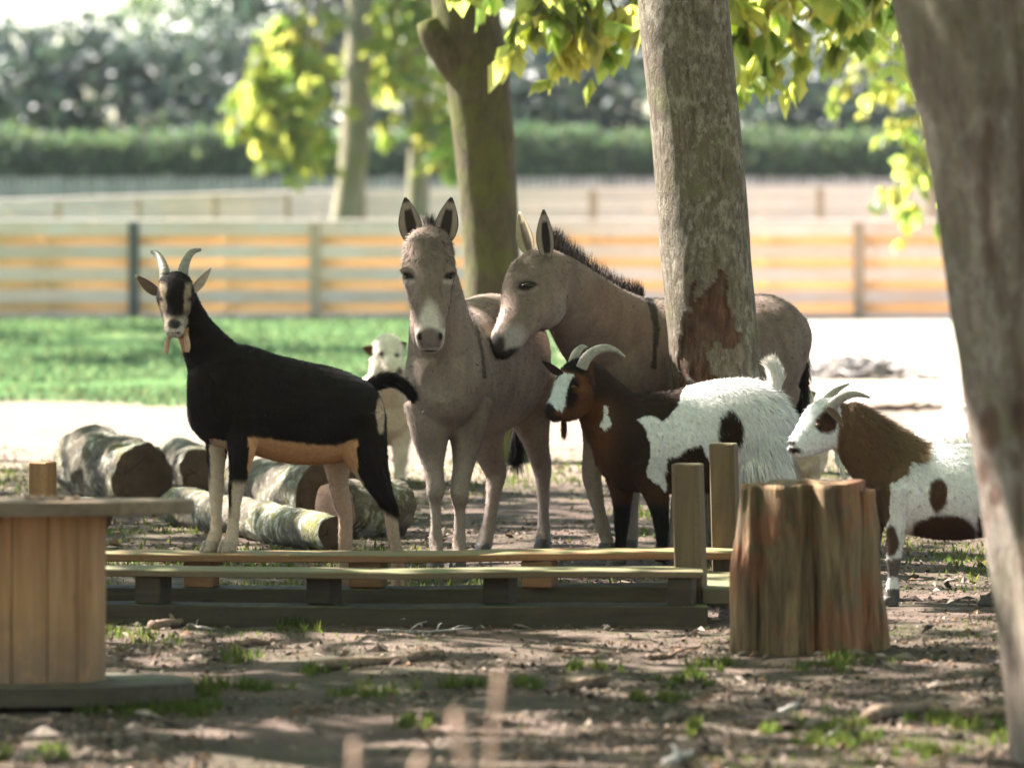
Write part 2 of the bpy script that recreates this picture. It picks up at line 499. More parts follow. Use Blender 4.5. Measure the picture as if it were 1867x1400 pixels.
def ground_mat():
    t = NT('ground')
    v = t.coords()
    sp = t.n('ShaderNodeSeparateXYZ'); t.l(v, sp.inputs[0])
    a = t.noise(v, 0.55, 5, 0.6); b = t.noise(v, 3.2, 6, 0.65); f = t.noise(v, 38, 5, 0.7); g = t.noise(v, 140, 3, 0.6)
    dirt = t.ramp(b, [(0.3, (0.05, 0.034, 0.026)), (0.5, (0.105, 0.073, 0.056)), (0.7, (0.18, 0.130, 0.105))])
    dirt = t.mix(t.math('MULTIPLY', t.step(f, 0.52, 0.68), 0.6), dirt, (0.055, 0.038, 0.028))
    dirt = t.mix(t.math('MULTIPLY', t.step(g, 0.58, 0.72), 0.5), dirt, (0.25, 0.20, 0.165))
    mossy = t.step(t.noise(v, 1.3, 7, 0.72), 0.45, 0.56)
    c = t.mix(t.math('MULTIPLY', t.math('MULTIPLY', mossy, 0.8), t.step(t.noise(v, 24, 6, .75), .40, .58)), dirt, t.mix(f, (0.022, 0.027, 0.011), (0.065, 0.068, 0.028)))
    # lawn on the left beyond the logs, dry pale paddock sand on the right
    wob = t.math('MULTIPLY', t.math('SUBTRACT', a, 0.5), 9.0)
    far = t.step(t.math('ADD', sp.outputs[1], wob), 35.0, 38.5)
    lawn = t.mix(t.noise(v, 1.1, 6, 0.7), (0.045, 0.10, 0.022), (0.10, 0.19, 0.05))
    lawn = t.mix(t.step(t.noise(v, 0.35, 5, 0.7), 0.60, 0.72), lawn, (0.20, 0.19, 0.10))
    left = t.step(t.math('ADD', sp.outputs[0], t.math('MULTIPLY', wob, 0.16)), 0.9, 0.1)
    sand = t.mix(t.noise(v, 0.9, 6, 0.7), (0.34, 0.29, 0.22), (0.50, 0.44, 0.35))
    sand = t.mix(t.step(t.noise(v, 0.5, 6, 0.75), 0.56, 0.68), sand, (0.19, 0.20, 0.09))
    c = t.mix(far, c, t.mix(left, sand, lawn))
    mid = t.math('MULTIPLY', t.step(t.math('ADD', sp.outputs[1], t.math('MULTIPLY', wob, 0.5)), 26.0, 29.0), t.step(sp.outputs[1], 40.0, 36.0))  # pale band over the sunny strip; the sun's brightness put into the dirt colour
    c = t.mix(t.math('MULTIPLY', mid, 0.7), c, t.mix(b, (0.22, 0.17, 0.125), (0.36, 0.29, 0.22)))
    h = t.math('ADD', t.math('MULTIPLY', f, 1.0), t.math('MULTIPLY', g, 0.4))
    return t.finish(c, 0.95, t.bump(h, 0.9, 0.03), 0.15)
M['ground'] = ground_mat()

# ------------------------------------------------------------------ ground: one sheet to the horizon
xs = np.concatenate([[-1500, -400, -120, -50, -25, -14], np.linspace(-8, 8, 150), [14, 25, 50, 120, 400, 1500]])
ys = np.concatenate([[-200, -40, 0, 6, 9], np.linspace(11, 32, 260), np.linspace(33, 64, 40), [75, 95, 130, 200, 400, 900, 1800]])
gx, gy = np.meshgrid(xs, ys)
V = np.stack([gx.ravel(), gy.ravel(), gz(gx.ravel(), gy.ravel())], 1)
nx, ny = len(xs), len(ys)
i = (np.arange(ny - 1)[:, None] * nx + np.arange(nx - 1)[None, :]).ravel()
F = np.stack([i, i + 1, i + nx + 1, i + nx], 1)
obj('ground', V, F, M['ground'], kind='structure')

# ------------------------------------------------------------------ leaves
def leaf_mesh(O, Dv, Nv, L, W, tint):
    """four-triangle leaflets folded along the midrib, N at once"""
    O = np.asarray(O); n = len(O)
    Dv = Dv / (np.linalg.norm(Dv, axis=1)[:, None] + 1e-9)
    S = np.cross(Dv, Nv); S /= np.linalg.norm(S, axis=1)[:, None] + 1e-9
    U = np.cross(S, Dv)
    L = L[:, None]; W = W[:, None]
    b = O; tip = O + Dv * L - U * L * 0.12
    m = O + Dv * L * 0.58 - U * W * 0.05
    l = O + Dv * L * 0.60 + S * W * 0.5 + U * W * 0.12
    r = O + Dv * L * 0.60 - S * W * 0.5 + U * W * 0.12
    V = np.stack([b, l, tip, r, m], 1).reshape(-1, 3)
    k = np.arange(n)[:, None] * 5
    F = np.concatenate([k + np.array([[0, 4, 1]]), k + np.array([[1, 4, 2]]), k + np.array([[2, 4, 3]]), k + np.array([[3, 4, 0]])])
    return V, F, np.repeat(tint, 5, 0)

def palmate(C, size, droop=0.5, leaflets=5, tint_var=0.35):
    """hand-shaped leaves: several leaflets from each point of C"""
    n = len(C)
    az = rng.uniform(0, 2 * math.pi, n)
    O = np.repeat(C, leaflets, 0); a0 = np.repeat(az, leaflets)
    fan = np.tile(np.linspace(-1.25, 1.25, leaflets), n)
    ang = a0 + fan + rng.normal(0, .12, len(O))
    dr = np.repeat(rng.uniform(droop * .5, droop * 1.5, n), leaflets)
    Dv = np.stack([np.cos(ang) * np.cos(dr), np.sin(ang) * np.cos(dr), -np.sin(dr)], 1)
    Nv = np.tile([0, 0, 1.0], (len(O), 1)) + rng.normal(0, .35, (len(O), 3))
    sz = np.repeat(size * rng.uniform(.65, 1.2, n), leaflets)
    L = sz * (1 - 0.28 * np.abs(fan)); W = L * 0.54
    tint = np.repeat(1 + rng.uniform(-tint_var, tint_var, (n, 1)), leaflets, 0) * np.array([[1, 1, 1.0]])
    tint[:, 0] *= np.repeat(rng.uniform(.8, 1.2, n), leaflets)
    return leaf_mesh(O, Dv, Nv, L, W, tint)

def simple_leaves(C, size, aspect=0.6, tint_var=0.4):
    n = len(C)
    Dv = rng.normal(0, 1, (n, 3)); Nv = rng.normal(0, 1, (n, 3))
    L = size * rng.uniform(.6, 1.25, n)
    tint = (1 + rng.uniform(-tint_var, tint_var, (n, 1))) * np.ones((1, 3))
    tint[:, 0] *= rng.uniform(.8, 1.25, n)
    return leaf_mesh(C, Dv, Nv, L, L * aspect, tint)

def clumps(center, radii, n_clump, n_leaf, sd, hollow=0.45):
    center = np.asarray(center, float); radii = np.asarray(radii, float)
    u = rng.normal(0, 1, (n_clump, 3)); u /= np.linalg.norm(u, axis=1)[:, None]
    r = rng.uniform(hollow, 1, n_clump)[:, None] ** 0.6
    K = center + u * r * radii
    k = rng.integers(0, n_clump, n_leaf)
    return K, K[k] + rng.normal(0, 1, (n_leaf, 3)) * np.array([sd, sd, sd * 0.6])

def tube(points, radii, seg=8, sub=4):
    A = catmull(np.hstack([np.asarray(points, float), np.asarray(radii, float)[:, None]]), sub)
    C = A[:, :3]; d = C[-1] - C[0]
    ref = (0, 1, 0) if abs(d[1]) < 0.8 * np.linalg.norm(d) else (1, 0, 0)
    return loft_w(C, np.maximum(A[:, 3], 0.001), np.maximum(A[:, 3], 0.001), ref, seg)

def trunk_mesh(points, radii, seg=40, sub=24, amp=0.02, flute=0.0, nf=5, seed=1, flare=0.25):
    A = catmull(np.hstack([np.asarray(points, float), np.asarray(radii, float)[:, None]]), sub)
    C = A[:, :3]; r = A[:, 3] * (1 + flare * np.exp(-(A[:, 2] - A[0, 2]) / 0.22))
    V, F = loft_w(C, r, r, (0, 1, 0), seg)
    n = len(C)
    body = V[:n * seg]
    ctr = np.repeat(C, seg, 0); out = body - ctr
    rl = np.linalg.norm(out, axis=1)[:, None]; out = out / (rl + 1e-9)
    th = np.tile(np.linspace(0, 2 * math.pi, seg, endpoint=False), n)
    dsp = amp * fbm(body * np.array([1, 1, .45]), 4.0, 3, seed) + amp * 0.35 * fbm(body * np.array([1, 1, .35]), 18, 3, seed + 5)
    if flute: dsp = dsp + flute * np.cos(nf * th + 2.0 * fbm(body * [0, 0, 1], .6, 2, seed + 9))
    V[:n * seg] = body + out * dsp[:, None]
    return V, F

def limbs(top, r0, targets, seed):
    rs = np.random.default_rng(seed); parts = []
    for K in targets:
        mid = top * .45 + K * .55 + rs.normal(0, .25, 3); mid[2] -= .1
        parts.append(tube([top + [0, 0, -.3], top * .75 + K * .25 + [0, 0, .15], mid, K], [r0, r0 * .7, r0 * .4, r0 * .12], 7, 3))
    return parts
# ------------------------------------------------------------------ trees
def pxpath(rows, d):
    return [P(x, y, d + (o or 0)) for x, y, o in rows]

def spray(name, tips, top, parent, mat, n_each, size, sd, twig_r=0.012, droop=0.9, reach=.4):
    """low hanging leafy branches that end at the given points"""
    tw = []; C = []
    for tpt in tips:
        tpt = np.asarray(tpt, float)
        mid = top * .4 + tpt * .6; mid[2] = max(mid[2], tpt[2] + 0.5)
        tw.append(tube([top, mid, tpt + [0, 0, .12], tpt], [twig_r * 3, twig_r * 1.6, twig_r * .8, twig_r * .4], 5, 4))
        k = rng.uniform(0, 1, n_each)[:, None] ** 2
        q = tpt + (mid - tpt) * k * reach
        C.append(q + rng.normal(0, 1, (n_each, 3)) * sd)
    V, F, c = palmate(np.vstack(C), size, droop)
    return tw, V, F, c

def tree(name, label, base, tr, bark_m, crown_c, crown_r, n_clump, n_leaf, size, sd=0.5, leaf='leaf_near', sprays=None, amp=0.02, flute=0.0, nf=5,
         seg=40, sub=24, seed=1, wound=None, group=None, palm=True, hollow=.45, flare=.25, branches=None, spray_n=16, spray_size=None, spray_sd=0.12, reach=.4):
    t = thing(name, label, 'tree', base, group)
    pts, rad = tr
    V, F = trunk_mesh(pts, rad, seg, sub, amp, flute, nf, seed, flare)
    colr = np.zeros((len(V), 3))
    if wound is not None: V, colr = wound(V, colr)
    trk = obj('trunk', V, F, bark_m, t, col=colr)
    top = np.asarray(pts[-1], float)
    K, C = clumps(crown_c, crown_r, n_clump, n_leaf, sd, hollow)
    lp = limbs(top, rad[-1] * .55, K[:min(16, n_clump)], seed)
    if branches: lp += branches
    cv, cf, cc = (palmate(C, size) if palm else simple_leaves(C, size))
    if sprays:
        tw, sv, sf, scol = spray(name, sprays, top, t, leaf, spray_n, spray_size or size, spray_sd, reach=reach)
        lp += tw
        cf = np.vstack([cf, sf + len(cv)]); cv = np.vstack([cv, sv]); cc = np.vstack([cc, scol])
    LV, LF = join(lp)
    obj('limbs', LV, LF, bark_m, trk, col=np.zeros((len(LV), 3)))
    obj('crown', cv, cf, M[leaf], t, smooth=False, col=cc)
    return t

# the tree beside the pinto goat, bark gnawed off low down
D_MID = 21.72
WOUND = [(1290, 530), (1318, 488), (1330, 498), (1326, 545), (1340, 600), (1352, 612), (1338, 640), (1300, 628), (1290, 655), (1310, 690), (1270, 700), (1246, 668), (1238, 620), (1252, 580), (1262, 560)]
def inpoly(px, py, pts):
    inside = np.zeros(len(px), bool); n = len(pts)
    for k in range(n):
        x1, y1 = pts[k]; x2, y2 = pts[(k + 1) % n]
        c = ((y1 > py) != (y2 > py)) & (px < (x2 - x1) * (py - y1) / (y2 - y1 + 1e-9) + x1)
        inside ^= c
    return inside
def wound_mid(V, col):
    px, py = proj(V)
    n1 = fbm(V, 22, 4, 50) * 11; n2 = fbm(V * [1, 1, .5], 30, 4, 51) * 14
    front = V[:, 1] < D_MID + 0.02
    m = (inpoly(px + n1, py + n2, WOUND) | inpoly(px + n1, py + n2, [(1258, 520), (1270, 508), (1266, 560), (1256, 570)]) | inpoly(px + n1, py + n2, [(1236, 655), (1252, 650), (1254, 700), (1238, 705)])) & front
    V = V.copy(); V[m, 1] += 0.010
    col[m, 0] = np.clip(.95 + .5 * fbm(V[m] * [1, 1, .4], 26, 3, 66), .35, 1)
    low = (py > 600) & front & (~m)
    col[low, 0] = np.clip((fbm(V[low] * [1, 1, .3], 14, 3, 60) + .15) * 1.2, 0, .75) * np.clip((py[low] - 600) / 90, 0, 1)
    return V, col
base_mid = P(1316, HY + EYE * FPX / D_MID, D_MID)
pts = [base_mid - [0, 0, .05], P(1314, 900, D_MID), P(1308, 700, D_MID), P(1288, 470, D_MID), P(1268, 240, D_MID), P(1247, 0, D_MID), P(1215, -350, D_MID) , P(1190, -800, D_MID)]
rad = np.array([92, 86, 84, 82, 82, 82, 76, 62]) * D_MID / FPX
tree('chestnut_tree', 'grey barked tree trunk with gnawed brown patch between donkey and pinto goat', base_mid, (pts, rad), M['bark_mid'],
     np.array([1.6, 22.6, 7.8]), (3.6, 3.8, 3.2), 60, 1700, 0.20, .42,
     sprays=None, amp=0.010, seg=110, sub=60, seed=11, wound=wound_mid, flare=.18)

# the mossy tree behind the two donkeys
D_ML = 29.2
base_ml = P(905, HY + EYE * FPX / D_ML, D_ML)
pts = [base_ml - [0, 0, .05], P(903, 700, D_ML), P(899, 520, D_ML), P(892, 400, D_ML), P(882, 260, D_ML), P(868, 120, D_ML), P(850, 20, D_ML), P(835, -160, D_ML), P(830, -500, D_ML)]
rad = np.array([62, 56, 52, 52, 55, 58, 60, 56, 46]) * D_ML / FPX
stub = [tube([P(858, 135, D_ML), P(822, 95, D_ML - .05), P(790, 62, D_ML - .08), P(778, 38, D_ML - .08)], [.14, .12, .085, .06], 12, 5)]
def wound_none(V, col): return V, col
sp = [P(1012, 50, 27.6), P(1050, 25, 27.4), P(1075, 85, 27.2), P(1115, 45, 27.6), P(1040, 85, 27.3), P(1005, 5, 27.8), P(1140, 15, 27.0), P(1070, 10, 27.5),
      P(1390, 60, 27.6), P(1430, 100, 27.4), P(1365, 20, 27.8), P(1460, 40, 27.2), P(1410, 10, 27.4), P(1500, 20, 28), P(1560, 25, 27.8), P(1610, 40, 28.2), P(1350, 95, 27.9), P(1530, -5, 27.6), P(1590, 5, 27.6)]
tree('chestnut_tree', 'green mossy tree trunk with short stub standing behind the two donkeys', base_ml, (pts, rad), M['bark_green'],
     np.array([0.2, 28.5, 7.4]), (4.0, 3.6, 3.2), 50, 1300, 0.24, .42, sprays=sp, amp=0.012, seg=56, sub=24, seed=21, branches=stub,
     spray_n=9, spray_size=0.25, spray_sd=0.13)

# the leaning fluted trunk at the right
D_R = 14.2
base_r = P(2015, HY + EYE * FPX / D_R, D_R)
pts = [base_r - [0, 0, .05], P(1985, 1230, D_R), P(1935, 900, D_R), P(1885, 560, D_R), P(1832, 260, D_R), P(1775, 0, D_R), P(1690, -380, D_R), P(1640, -800, D_R), P(1600, -1300, D_R)]
rad = np.array([142, 138, 140, 142, 140, 140, 134, 120, 100]) * D_R / FPX
def wound_r(V, col):
    # rusty bark seams along the flutes
    px, py = proj(V)
    s1 = np.abs(px - (1770 + (py - 0) * .11 + 14 * np.sin(py / 90))); s2 = np.abs(px - (1838 + (py) * .10 + 10 * np.sin(py / 120 + 1)))
    m = np.clip(1.15 - np.minimum(s1, s2) / 12.0, 0, 1) * np.clip(.55 + .9 * fbm(V, 6, 3, 71), 0, 1)
    for cx, cy, rx, ry in ((1805, 780, 20, 40), (1795, 860, 14, 22), (1860, 760, 16, 34), (1815, 905, 12, 18)):
        e = ((px - cx) / rx) ** 2 + ((py - cy) / ry) ** 2
        m = np.maximum(m, np.clip(1.6 - e + .5 * fbm(V, 20, 2, 73), 0, 1) * .85)
    m = m * (V[:, 1] < D_R + .05)
    V = V.copy(); V[:, 1] += .018 * (np.clip(1.2 - s1 / 16., 0, 1) + np.clip(1.2 - s2 / 16., 0, 1)) * (V[:, 1] < D_R + .05)
    col[:, 0] = m * .9
    return V, col
tree('chestnut_tree', 'leaning brown tree trunk with rusty seams in front of the right pinto goat', base_r, (pts, rad), M['bark_front'],
     np.array([0.6, 15.0, 7.4]), (3.4, 3.2, 2.8), 45, 1900, 0.20, .5, amp=0.016, flute=0.012, nf=6, seg=90, sub=40, seed=31, wound=wound_r)

# trees whose trunks stand outside the picture on the left; their crowns shade the animals
for k, (x, y, h, rr, nl) in enumerate([(-5.2, 21.2, 6.4, 3.1, 1350), (-6.2, 27.4, 6.6, 3.2, 1250), (-9.6, 24.0, 8.2, 3.4, 500), (-4.9, 16.8, 6.2, 2.8, 1000), (-10.6, 30.5, 8.2, 3.2, 500),
                                       (-11.5, 52, 7.0, 4.6, 2600), (-13.5, 60, 7.5, 4.6, 2400)]):
    pts = [np.array([x, y, -.05]), np.array([x + .05, y, 1.5]), np.array([x + .1, y + .05, h - 2.6]), np.array([x, y, h - 1.0])]
    tree('chestnut_tree', ['broad chestnut tree beside the log pile, out on the open side', 'broad chestnut tree behind the log pile towards the lawn', 'tall chestnut tree farther from the log pile than its neighbours',
          'low broad chestnut tree beside the cable spool', 'tall chestnut tree at the near edge of the lawn', 'chestnut tree standing on the lawn before the board fence', 'chestnut tree standing on the lawn close to the board fence'][k],
         (x, y, 0), (pts, [.24, .2, .17, .12]), M['bark_far'], np.array([x, y, h]), (rr, rr, 2.3), 42, nl, 0.21, .36, amp=.012, seg=24, sub=10, seed=100 + k, group='chestnut trees beyond the edge of the view')

# unseen trees added round the viewpoint to block skylight and deepen the shade
for k, (x, y, h, rr, nl) in enumerate([(-6.5, 7.5, 6.8, 3.6, 1900), (5.2, 8.0, 6.2, 3.4, 1900), (-1.0, -3.5, 6.6, 3.8, 1900), (-9.5, -1.0, 7.0, 4.0, 1700), (8.0, -1.5, 7.0, 4.0, 1700), (7.6, 15.5, 6.4, 3.6, 1900), (8.6, 23.5, 6.6, 3.8, 1700), (-12.0, 12.0, 7.0, 3.6, 1400)]):
    pts = [np.array([x, y, -.05]), np.array([x + .05, y, 1.5]), np.array([x + .1, y + .05, h - 3.0]), np.array([x, y, h - 1.0])]
    tree('chestnut_tree', 'unseen broad leafy chestnut tree added to block skylight', (x, y, 0), (pts, [.26, .22, .18, .12]), M['bark_far'], np.array([x, y, h]), (rr, rr, 3.4), 44, nl, 0.30, .6, amp=.012, seg=20, sub=8, seed=150 + k, group='unseen trees added round the viewpoint for shade')

# two pale trunks behind the board fence, backlit leaves hanging round them
D_B = 76.0
sp1 = [P(500, 200, 75), P(470, 180, 75.5), P(540, 150, 75), P(560, 220, 74.6), P(520, 250, 75), P(530, 80, 75), P(480, 130, 75), P(555, 280, 74.6), P(700, 90, 76.6), P(540, 30, 75), P(515, 140, 75), P(560, 120, 74.8), P(455, 215, 75), P(530, 190, 74.8), P(490, 235, 75)]
b1 = P(628, HY + EYE * FPX / D_B, D_B)
pts = [b1 - [0, 0, .05], P(630, 420, D_B), P(640, 330, D_B), P(651, 200, D_B), P(657, 0, D_B), P(660, -300, D_B)]
tree('chestnut_tree', 'pale sunlit tree trunk with bright yellow green leaves behind the board fence', b1, (pts, np.array([34, 30, 27, 26, 25, 20]) * D_B / FPX), M['bark_far'],
     np.array([-2.6, 76, 9.2]), (4.2, 3.6, 3.4), 50, 2200, .27, .6, sprays=sp1, amp=.02, seg=28, sub=10, seed=41, reach=.06, spray_n=20, spray_size=.34, spray_sd=.24)
b2 = P(762, HY + EYE * FPX / D_B, D_B)
pts = [b2 - [0, 0, .05], P(762, 420, D_B), P(763, 330, D_B), P(766, 200, D_B), P(760, 60, D_B), P(752, -100, D_B), P(745, -300, D_B)]
sp2 = [P(790, 240, 75), P(805, 215, 75.4), P(730, 90, 75), P(725, 150, 75), P(790, 30, 75), P(820, 280, 75), P(745, 30, 75), P(790, 130, 75), P(720, 20, 75)]
tree('chestnut_tree', 'slim grey tree trunk behind the board fence, next to the paler one', b2, (pts, np.array([24, 22, 20, 17, 17, 17, 14]) * D_B / FPX), M['bark_far'],
     np.array([-.6, 77, 9.0]), (3.4, 3.2, 3.0), 40, 1500, .27, .6, sprays=sp2, amp=.02, seg=28, sub=10, seed=42, reach=.1, spray_n=18, spray_size=.36, spray_sd=.24)
# leaves at the far right edge, from a young tree behind the paddock
D_Y = 48.0
sp3 = [P(1650, 220, 47.6), P(1660, 300, 47.8), P(1640, 360, 47.8), P(1610, 150, 47.5), P(1560, 160, 47.6), P(1680, 180, 47.6), P(1655, 390, 47.9), P(1630, 80, 47.6), P(1590, 110, 47.7), P(1690, 330, 47.6), P(1600, 40, 47.6)]
b3 = P(1830, HY + EYE * FPX / D_Y, D_Y)
pts = [b3 - [0, 0, .05], P(1826, 450, D_Y), P(1815, 200, D_Y), P(1800, -50, D_Y), P(1800, -250, D_Y)]
tree('chestnut_tree', 'young tree with bright hanging leaves beyond the right leaning trunk', b3, (pts, np.array([26, 24, 21, 18, 14]) * D_Y / FPX), M['bark_far'],
     np.array([5.4, 48.3, 5.4]), (1.9, 1.9, 1.7), 26, 650, .2, .4, sprays=sp3, amp=.01, seg=24, sub=10, seed=43, spray_n=12, spray_size=.22, spray_sd=.16)

# ------------------------------------------------------------------ far trees behind the hedge
far = [(-13, 128, 3.0, 2.5, 0, 'dense dark tree behind the hedge, first of the row above the grey fence'), (-7.4, 134, 5.0, 3.3, 1, 'silvery leaved tree behind the hedge beside dark neighbours'), (-4.6, 126, 4.8, 3.6, 0, 'rounded dark tree behind the hedge left of the pale sunlit trunk'),
       (-1.0, 138, 6.0, 4.6, 0, 'dark tree behind the hedge between the two pale trunks'), (2.4, 130, 5.4, 3.8, 0, 'dark green tree behind the hedge beside the mossy trunk'), (5.6, 140, 6.4, 4.6, 1, 'mid green tree behind the hedge beyond the gnawed trunk'),
       (9.2, 132, 5.4, 4.2, 0, 'dark broad tree behind the hedge beyond the gnawed trunk'), (13.0, 128, 5.8, 4.2, 1, 'mid green tree behind the hedge beyond the leaning trunk'), (-17.5, 142, 4.6, 3.8, 0, 'tall dark tree behind the hedge at its outer end'),
       (-11.2, 121, 3.3, 2.7, 0, 'low dark bushy tree behind the hedge near its outer end'), (-7.0, 120, 3.1, 2.5, 0, 'low dark bushy tree behind the hedge beside the silvery one'), (7.4, 122, 3.2, 2.6, 0, 'low dark bushy tree behind the hedge beyond the gnawed trunk'), (11.2, 121, 3.2, 2.6, 0, 'low dark bushy tree behind the hedge beyond the leaning trunk'), (1.0, 122, 3.0, 2.4, 0, 'low dark bushy tree behind the hedge beyond the two donkeys'),
       (17.5, 134, 6.0, 4.6, 0, 'dark tree behind the hedge past the leaning trunk'), (22.5, 140, 7.0, 5.0, 0, 'tall dark tree behind the hedge at the paddock end'), (-23.0, 136, 5.4, 4.4, 0, 'dark broad tree behind the hedge beyond its outer end'), (20.0, 124, 3.6, 3.0, 1, 'low mid green bush behind the hedge at the paddock end')]
for k, (x, y, h, r, kind, lab) in enumerate(far):
    pts = [np.array([x, y, -.05]), np.array([x + .1, y, 1.5]), np.array([x, y, h - r * .5]), np.array([x, y, h])]
    tree('far_tree', lab, (x, y, 0), (pts, [.3, .24, .2, .12]), M['bark_far'], np.array([x, y, h]), (r, r * .8, r * .85), 28, 2900 if kind == 0 else 1900, .36, .58,
         leaf='leaf_dark' if kind == 0 else 'leaf_far', amp=.02, seg=16, sub=6, seed=200 + k, group='trees behind the hedge', palm=False, hollow=.15)

# ------------------------------------------------------------------ hedge
D_H = 112.0
n = 46000
hx = rng.uniform(-26, 26, n); side = rng.uniform(0, 1, n)
ztop = 2.62 + .12 * vnoise(np.stack([hx, hx * 0, hx * 0], 1), .8, 4)
hz = np.where(side < .72, rng.uniform(.05, 1, n) * ztop, ztop + rng.normal(0, .07, n))
hy = np.where(side < .72, D_H + rng.normal(0, .10, n), D_H + rng.uniform(0, 1.2, n))
hv, hf, hc = simple_leaves(np.stack([hx, hy, hz], 1), .20)
hd = thing('hedge', 'long clipped green hedge behind the grey wooden fence', 'hedge', (0, D_H, 0))
obj('leaves', hv, hf, M['leaf_far'], hd, smooth=False, col=hc)
stems = []
for k in range(100):
    x = -26 + 52 * k / 99
    stems.append(tube([(x, D_H + .6, -.02), (x + random.uniform(-.1, .1), D_H + .6, 1.2), (x + random.uniform(-.2, .2), D_H + .6, 2.4)], [.05, .04, .015], 5, 2))
SV, SF = join(stems)
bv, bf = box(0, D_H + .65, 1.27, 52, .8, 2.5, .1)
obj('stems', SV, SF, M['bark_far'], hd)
obj('hedge_core', bv, bf, M['leaf_dark'], hd, smooth=False, col=np.full((len(bv), 3), .5))  # plain dark box that fills the hedge behind its leaves
# ------------------------------------------------------------------ board fences
def fence(name, label, p0, p1, nspan, ztop0, ztop1, boards, rear, post_mats, cap, fm='fence_front', board_h=.15):
    """boards: heights of the near boards; rear: heights of the boards on the far side"""
    p0 = np.array(p0, float); p1 = np.array(p1, float)
    d = p1 - p0; L = np.linalg.norm(d); ang = math.atan2(d[1], d[0])
    f = thing(name, label, 'fence', (p0[0], p0[1], 0), rot=(0, 0, ang))
    w = L / nspan
    slope = math.atan2(ztop1 - ztop0, L)
    bm = mesh_data('board', *box(0, 0, 0, w - .006, .024, board_h, .004), smooth=False)
    bm.materials.append(M[fm])
    rm = mesh_data('board', *box(0, 0, 0, w - .006, .024, board_h, .004), smooth=False)
    rm.materials.append(M['fence_rear'])
    cm = mesh_data('cap_board', *box(0, 0, 0, w - .004, .17, .03, .005), smooth=False); cm.materials.append(M['fence_cap'])
    for i in range(nspan):
        x = (i + .5) * w
        z0 = (x / L) * (ztop1 - ztop0)
        for b in boards:
            place('board', bm, None, f, (x, -.066 + random.uniform(-.002, .002), b + z0 + random.uniform(-.004, .004)), (random.uniform(-.01, .01), -slope + random.uniform(-.002, .002), 0))
        for b in rear:
            place('board', rm, None, f, (x, .066, b + z0 + random.uniform(-.004, .004)), (0, -slope, 0))
        if cap: place('cap_board', cm, None, f, (x, 0, ztop0 + z0 + .017), (0, -slope, 0))
    for i in range(nspan + 1):
        x = i * w; h = ztop0 + (x / L) * (ztop1 - ztop0) + .0
        pm = post_mats[i % len(post_mats)]
        v, g = box(0, 0, h / 2 - .02, .105, .105, h + .035, .006)
        me = mesh_data('post', v, g, smooth=False); me.materials.append(M[pm])
        place('post', me, None, f, (x, 0, -.0))
        if i < nspan:
            v, g = box(0, 0, h / 2 - .02, .07, .03, h - .06, .004)
            me = mesh_data('batten', v, g, smooth=False); me.materials.append(M['fence_rear'])
            place('batten', me, None, f, (x + w / 2, .025, 0.02))
        # front batten covering the board joints
        v, g = box(0, 0, h / 2, .125, .022, h, .004)
        me = mesh_data('cover_strip', v, g, smooth=False); me.materials.append(M[pm])
        place('cover_strip', me, None, f, (x, -.091, .0))
    return f
D_F = 60.0
wspan = 330 * D_F / FPX
x245 = (245 - 933.5) / FPX * D_F
period = .262
fence('board_fence', 'fence of horizontal larch boards with pale cap behind the lawn', (x245 - 4 * wspan, D_F), (x245 + 8 * wspan, D_F), 12, 1.135, 1.135,
      [1.05 - k * period for k in range(5)], [1.05 - period / 2 - k * period for k in range(4)], ['post_tan'] * 4 + ['post_grey'] + ['post_tan'] * 8, True)
xa, xb = (-60 - 933.5) / FPX * 70, (640 - 933.5) / FPX * 81
fence('board_fence', 'pale plank fence with narrow gaps seen over the cap of the board fence', (xa, 70), (xb, 81), 5, 1.32, 1.46, [1.24 - .165 * k for k in range(8)], [], ['post_tan'], True, 'fence_cap')
fence('board_fence', 'second pale plank fence running on behind the tree trunks', (xb + .15, 81.2), ((1760 - 933.5) / FPX * 83 + 6.8, 84.6), 9, 1.46, 1.58, [1.38 - .165 * k for k in range(9)], [], ['post_tan'], True, 'fence_cap')
# grey fence in front of the hedge
D_G = 100.0
M['grey_board'] = wood('grey_board', (0.36, 0.33, 0.32), (0.22, 0.20, 0.19), grain=(26, 26, 1.5), moss=0, vary=.2)
gf = thing('picket_fence', 'grey upright picket fence in front of the hedge', 'fence', (-15.5, D_G, 0))
pk = mesh_data('picket', *box(0, 0, .86, .10, .02, 1.66, .004), smooth=False); pk.materials.append(M['grey_board'])
for k in range(270):
    place('picket', pk, None, gf, (k * .13, 0, random.uniform(-.015, .015)), (0, random.uniform(-.008, .008), 0))
pm = mesh_data('post', *box(0, 0, .86, .16, .12, 1.76, .006), smooth=False); pm.materials.append(M['post_grey'])
for k in range(17): place('post', pm, None, gf, (k * 2.2, .08, 0))
rl = mesh_data('rail', *box(17.5, .026, 0, 35.2, .03, .09, .004), smooth=False); rl.materials.append(M['grey_board'])
for z in (.35, 1.45): place('rail', rl, None, gf, (0, 0, z))
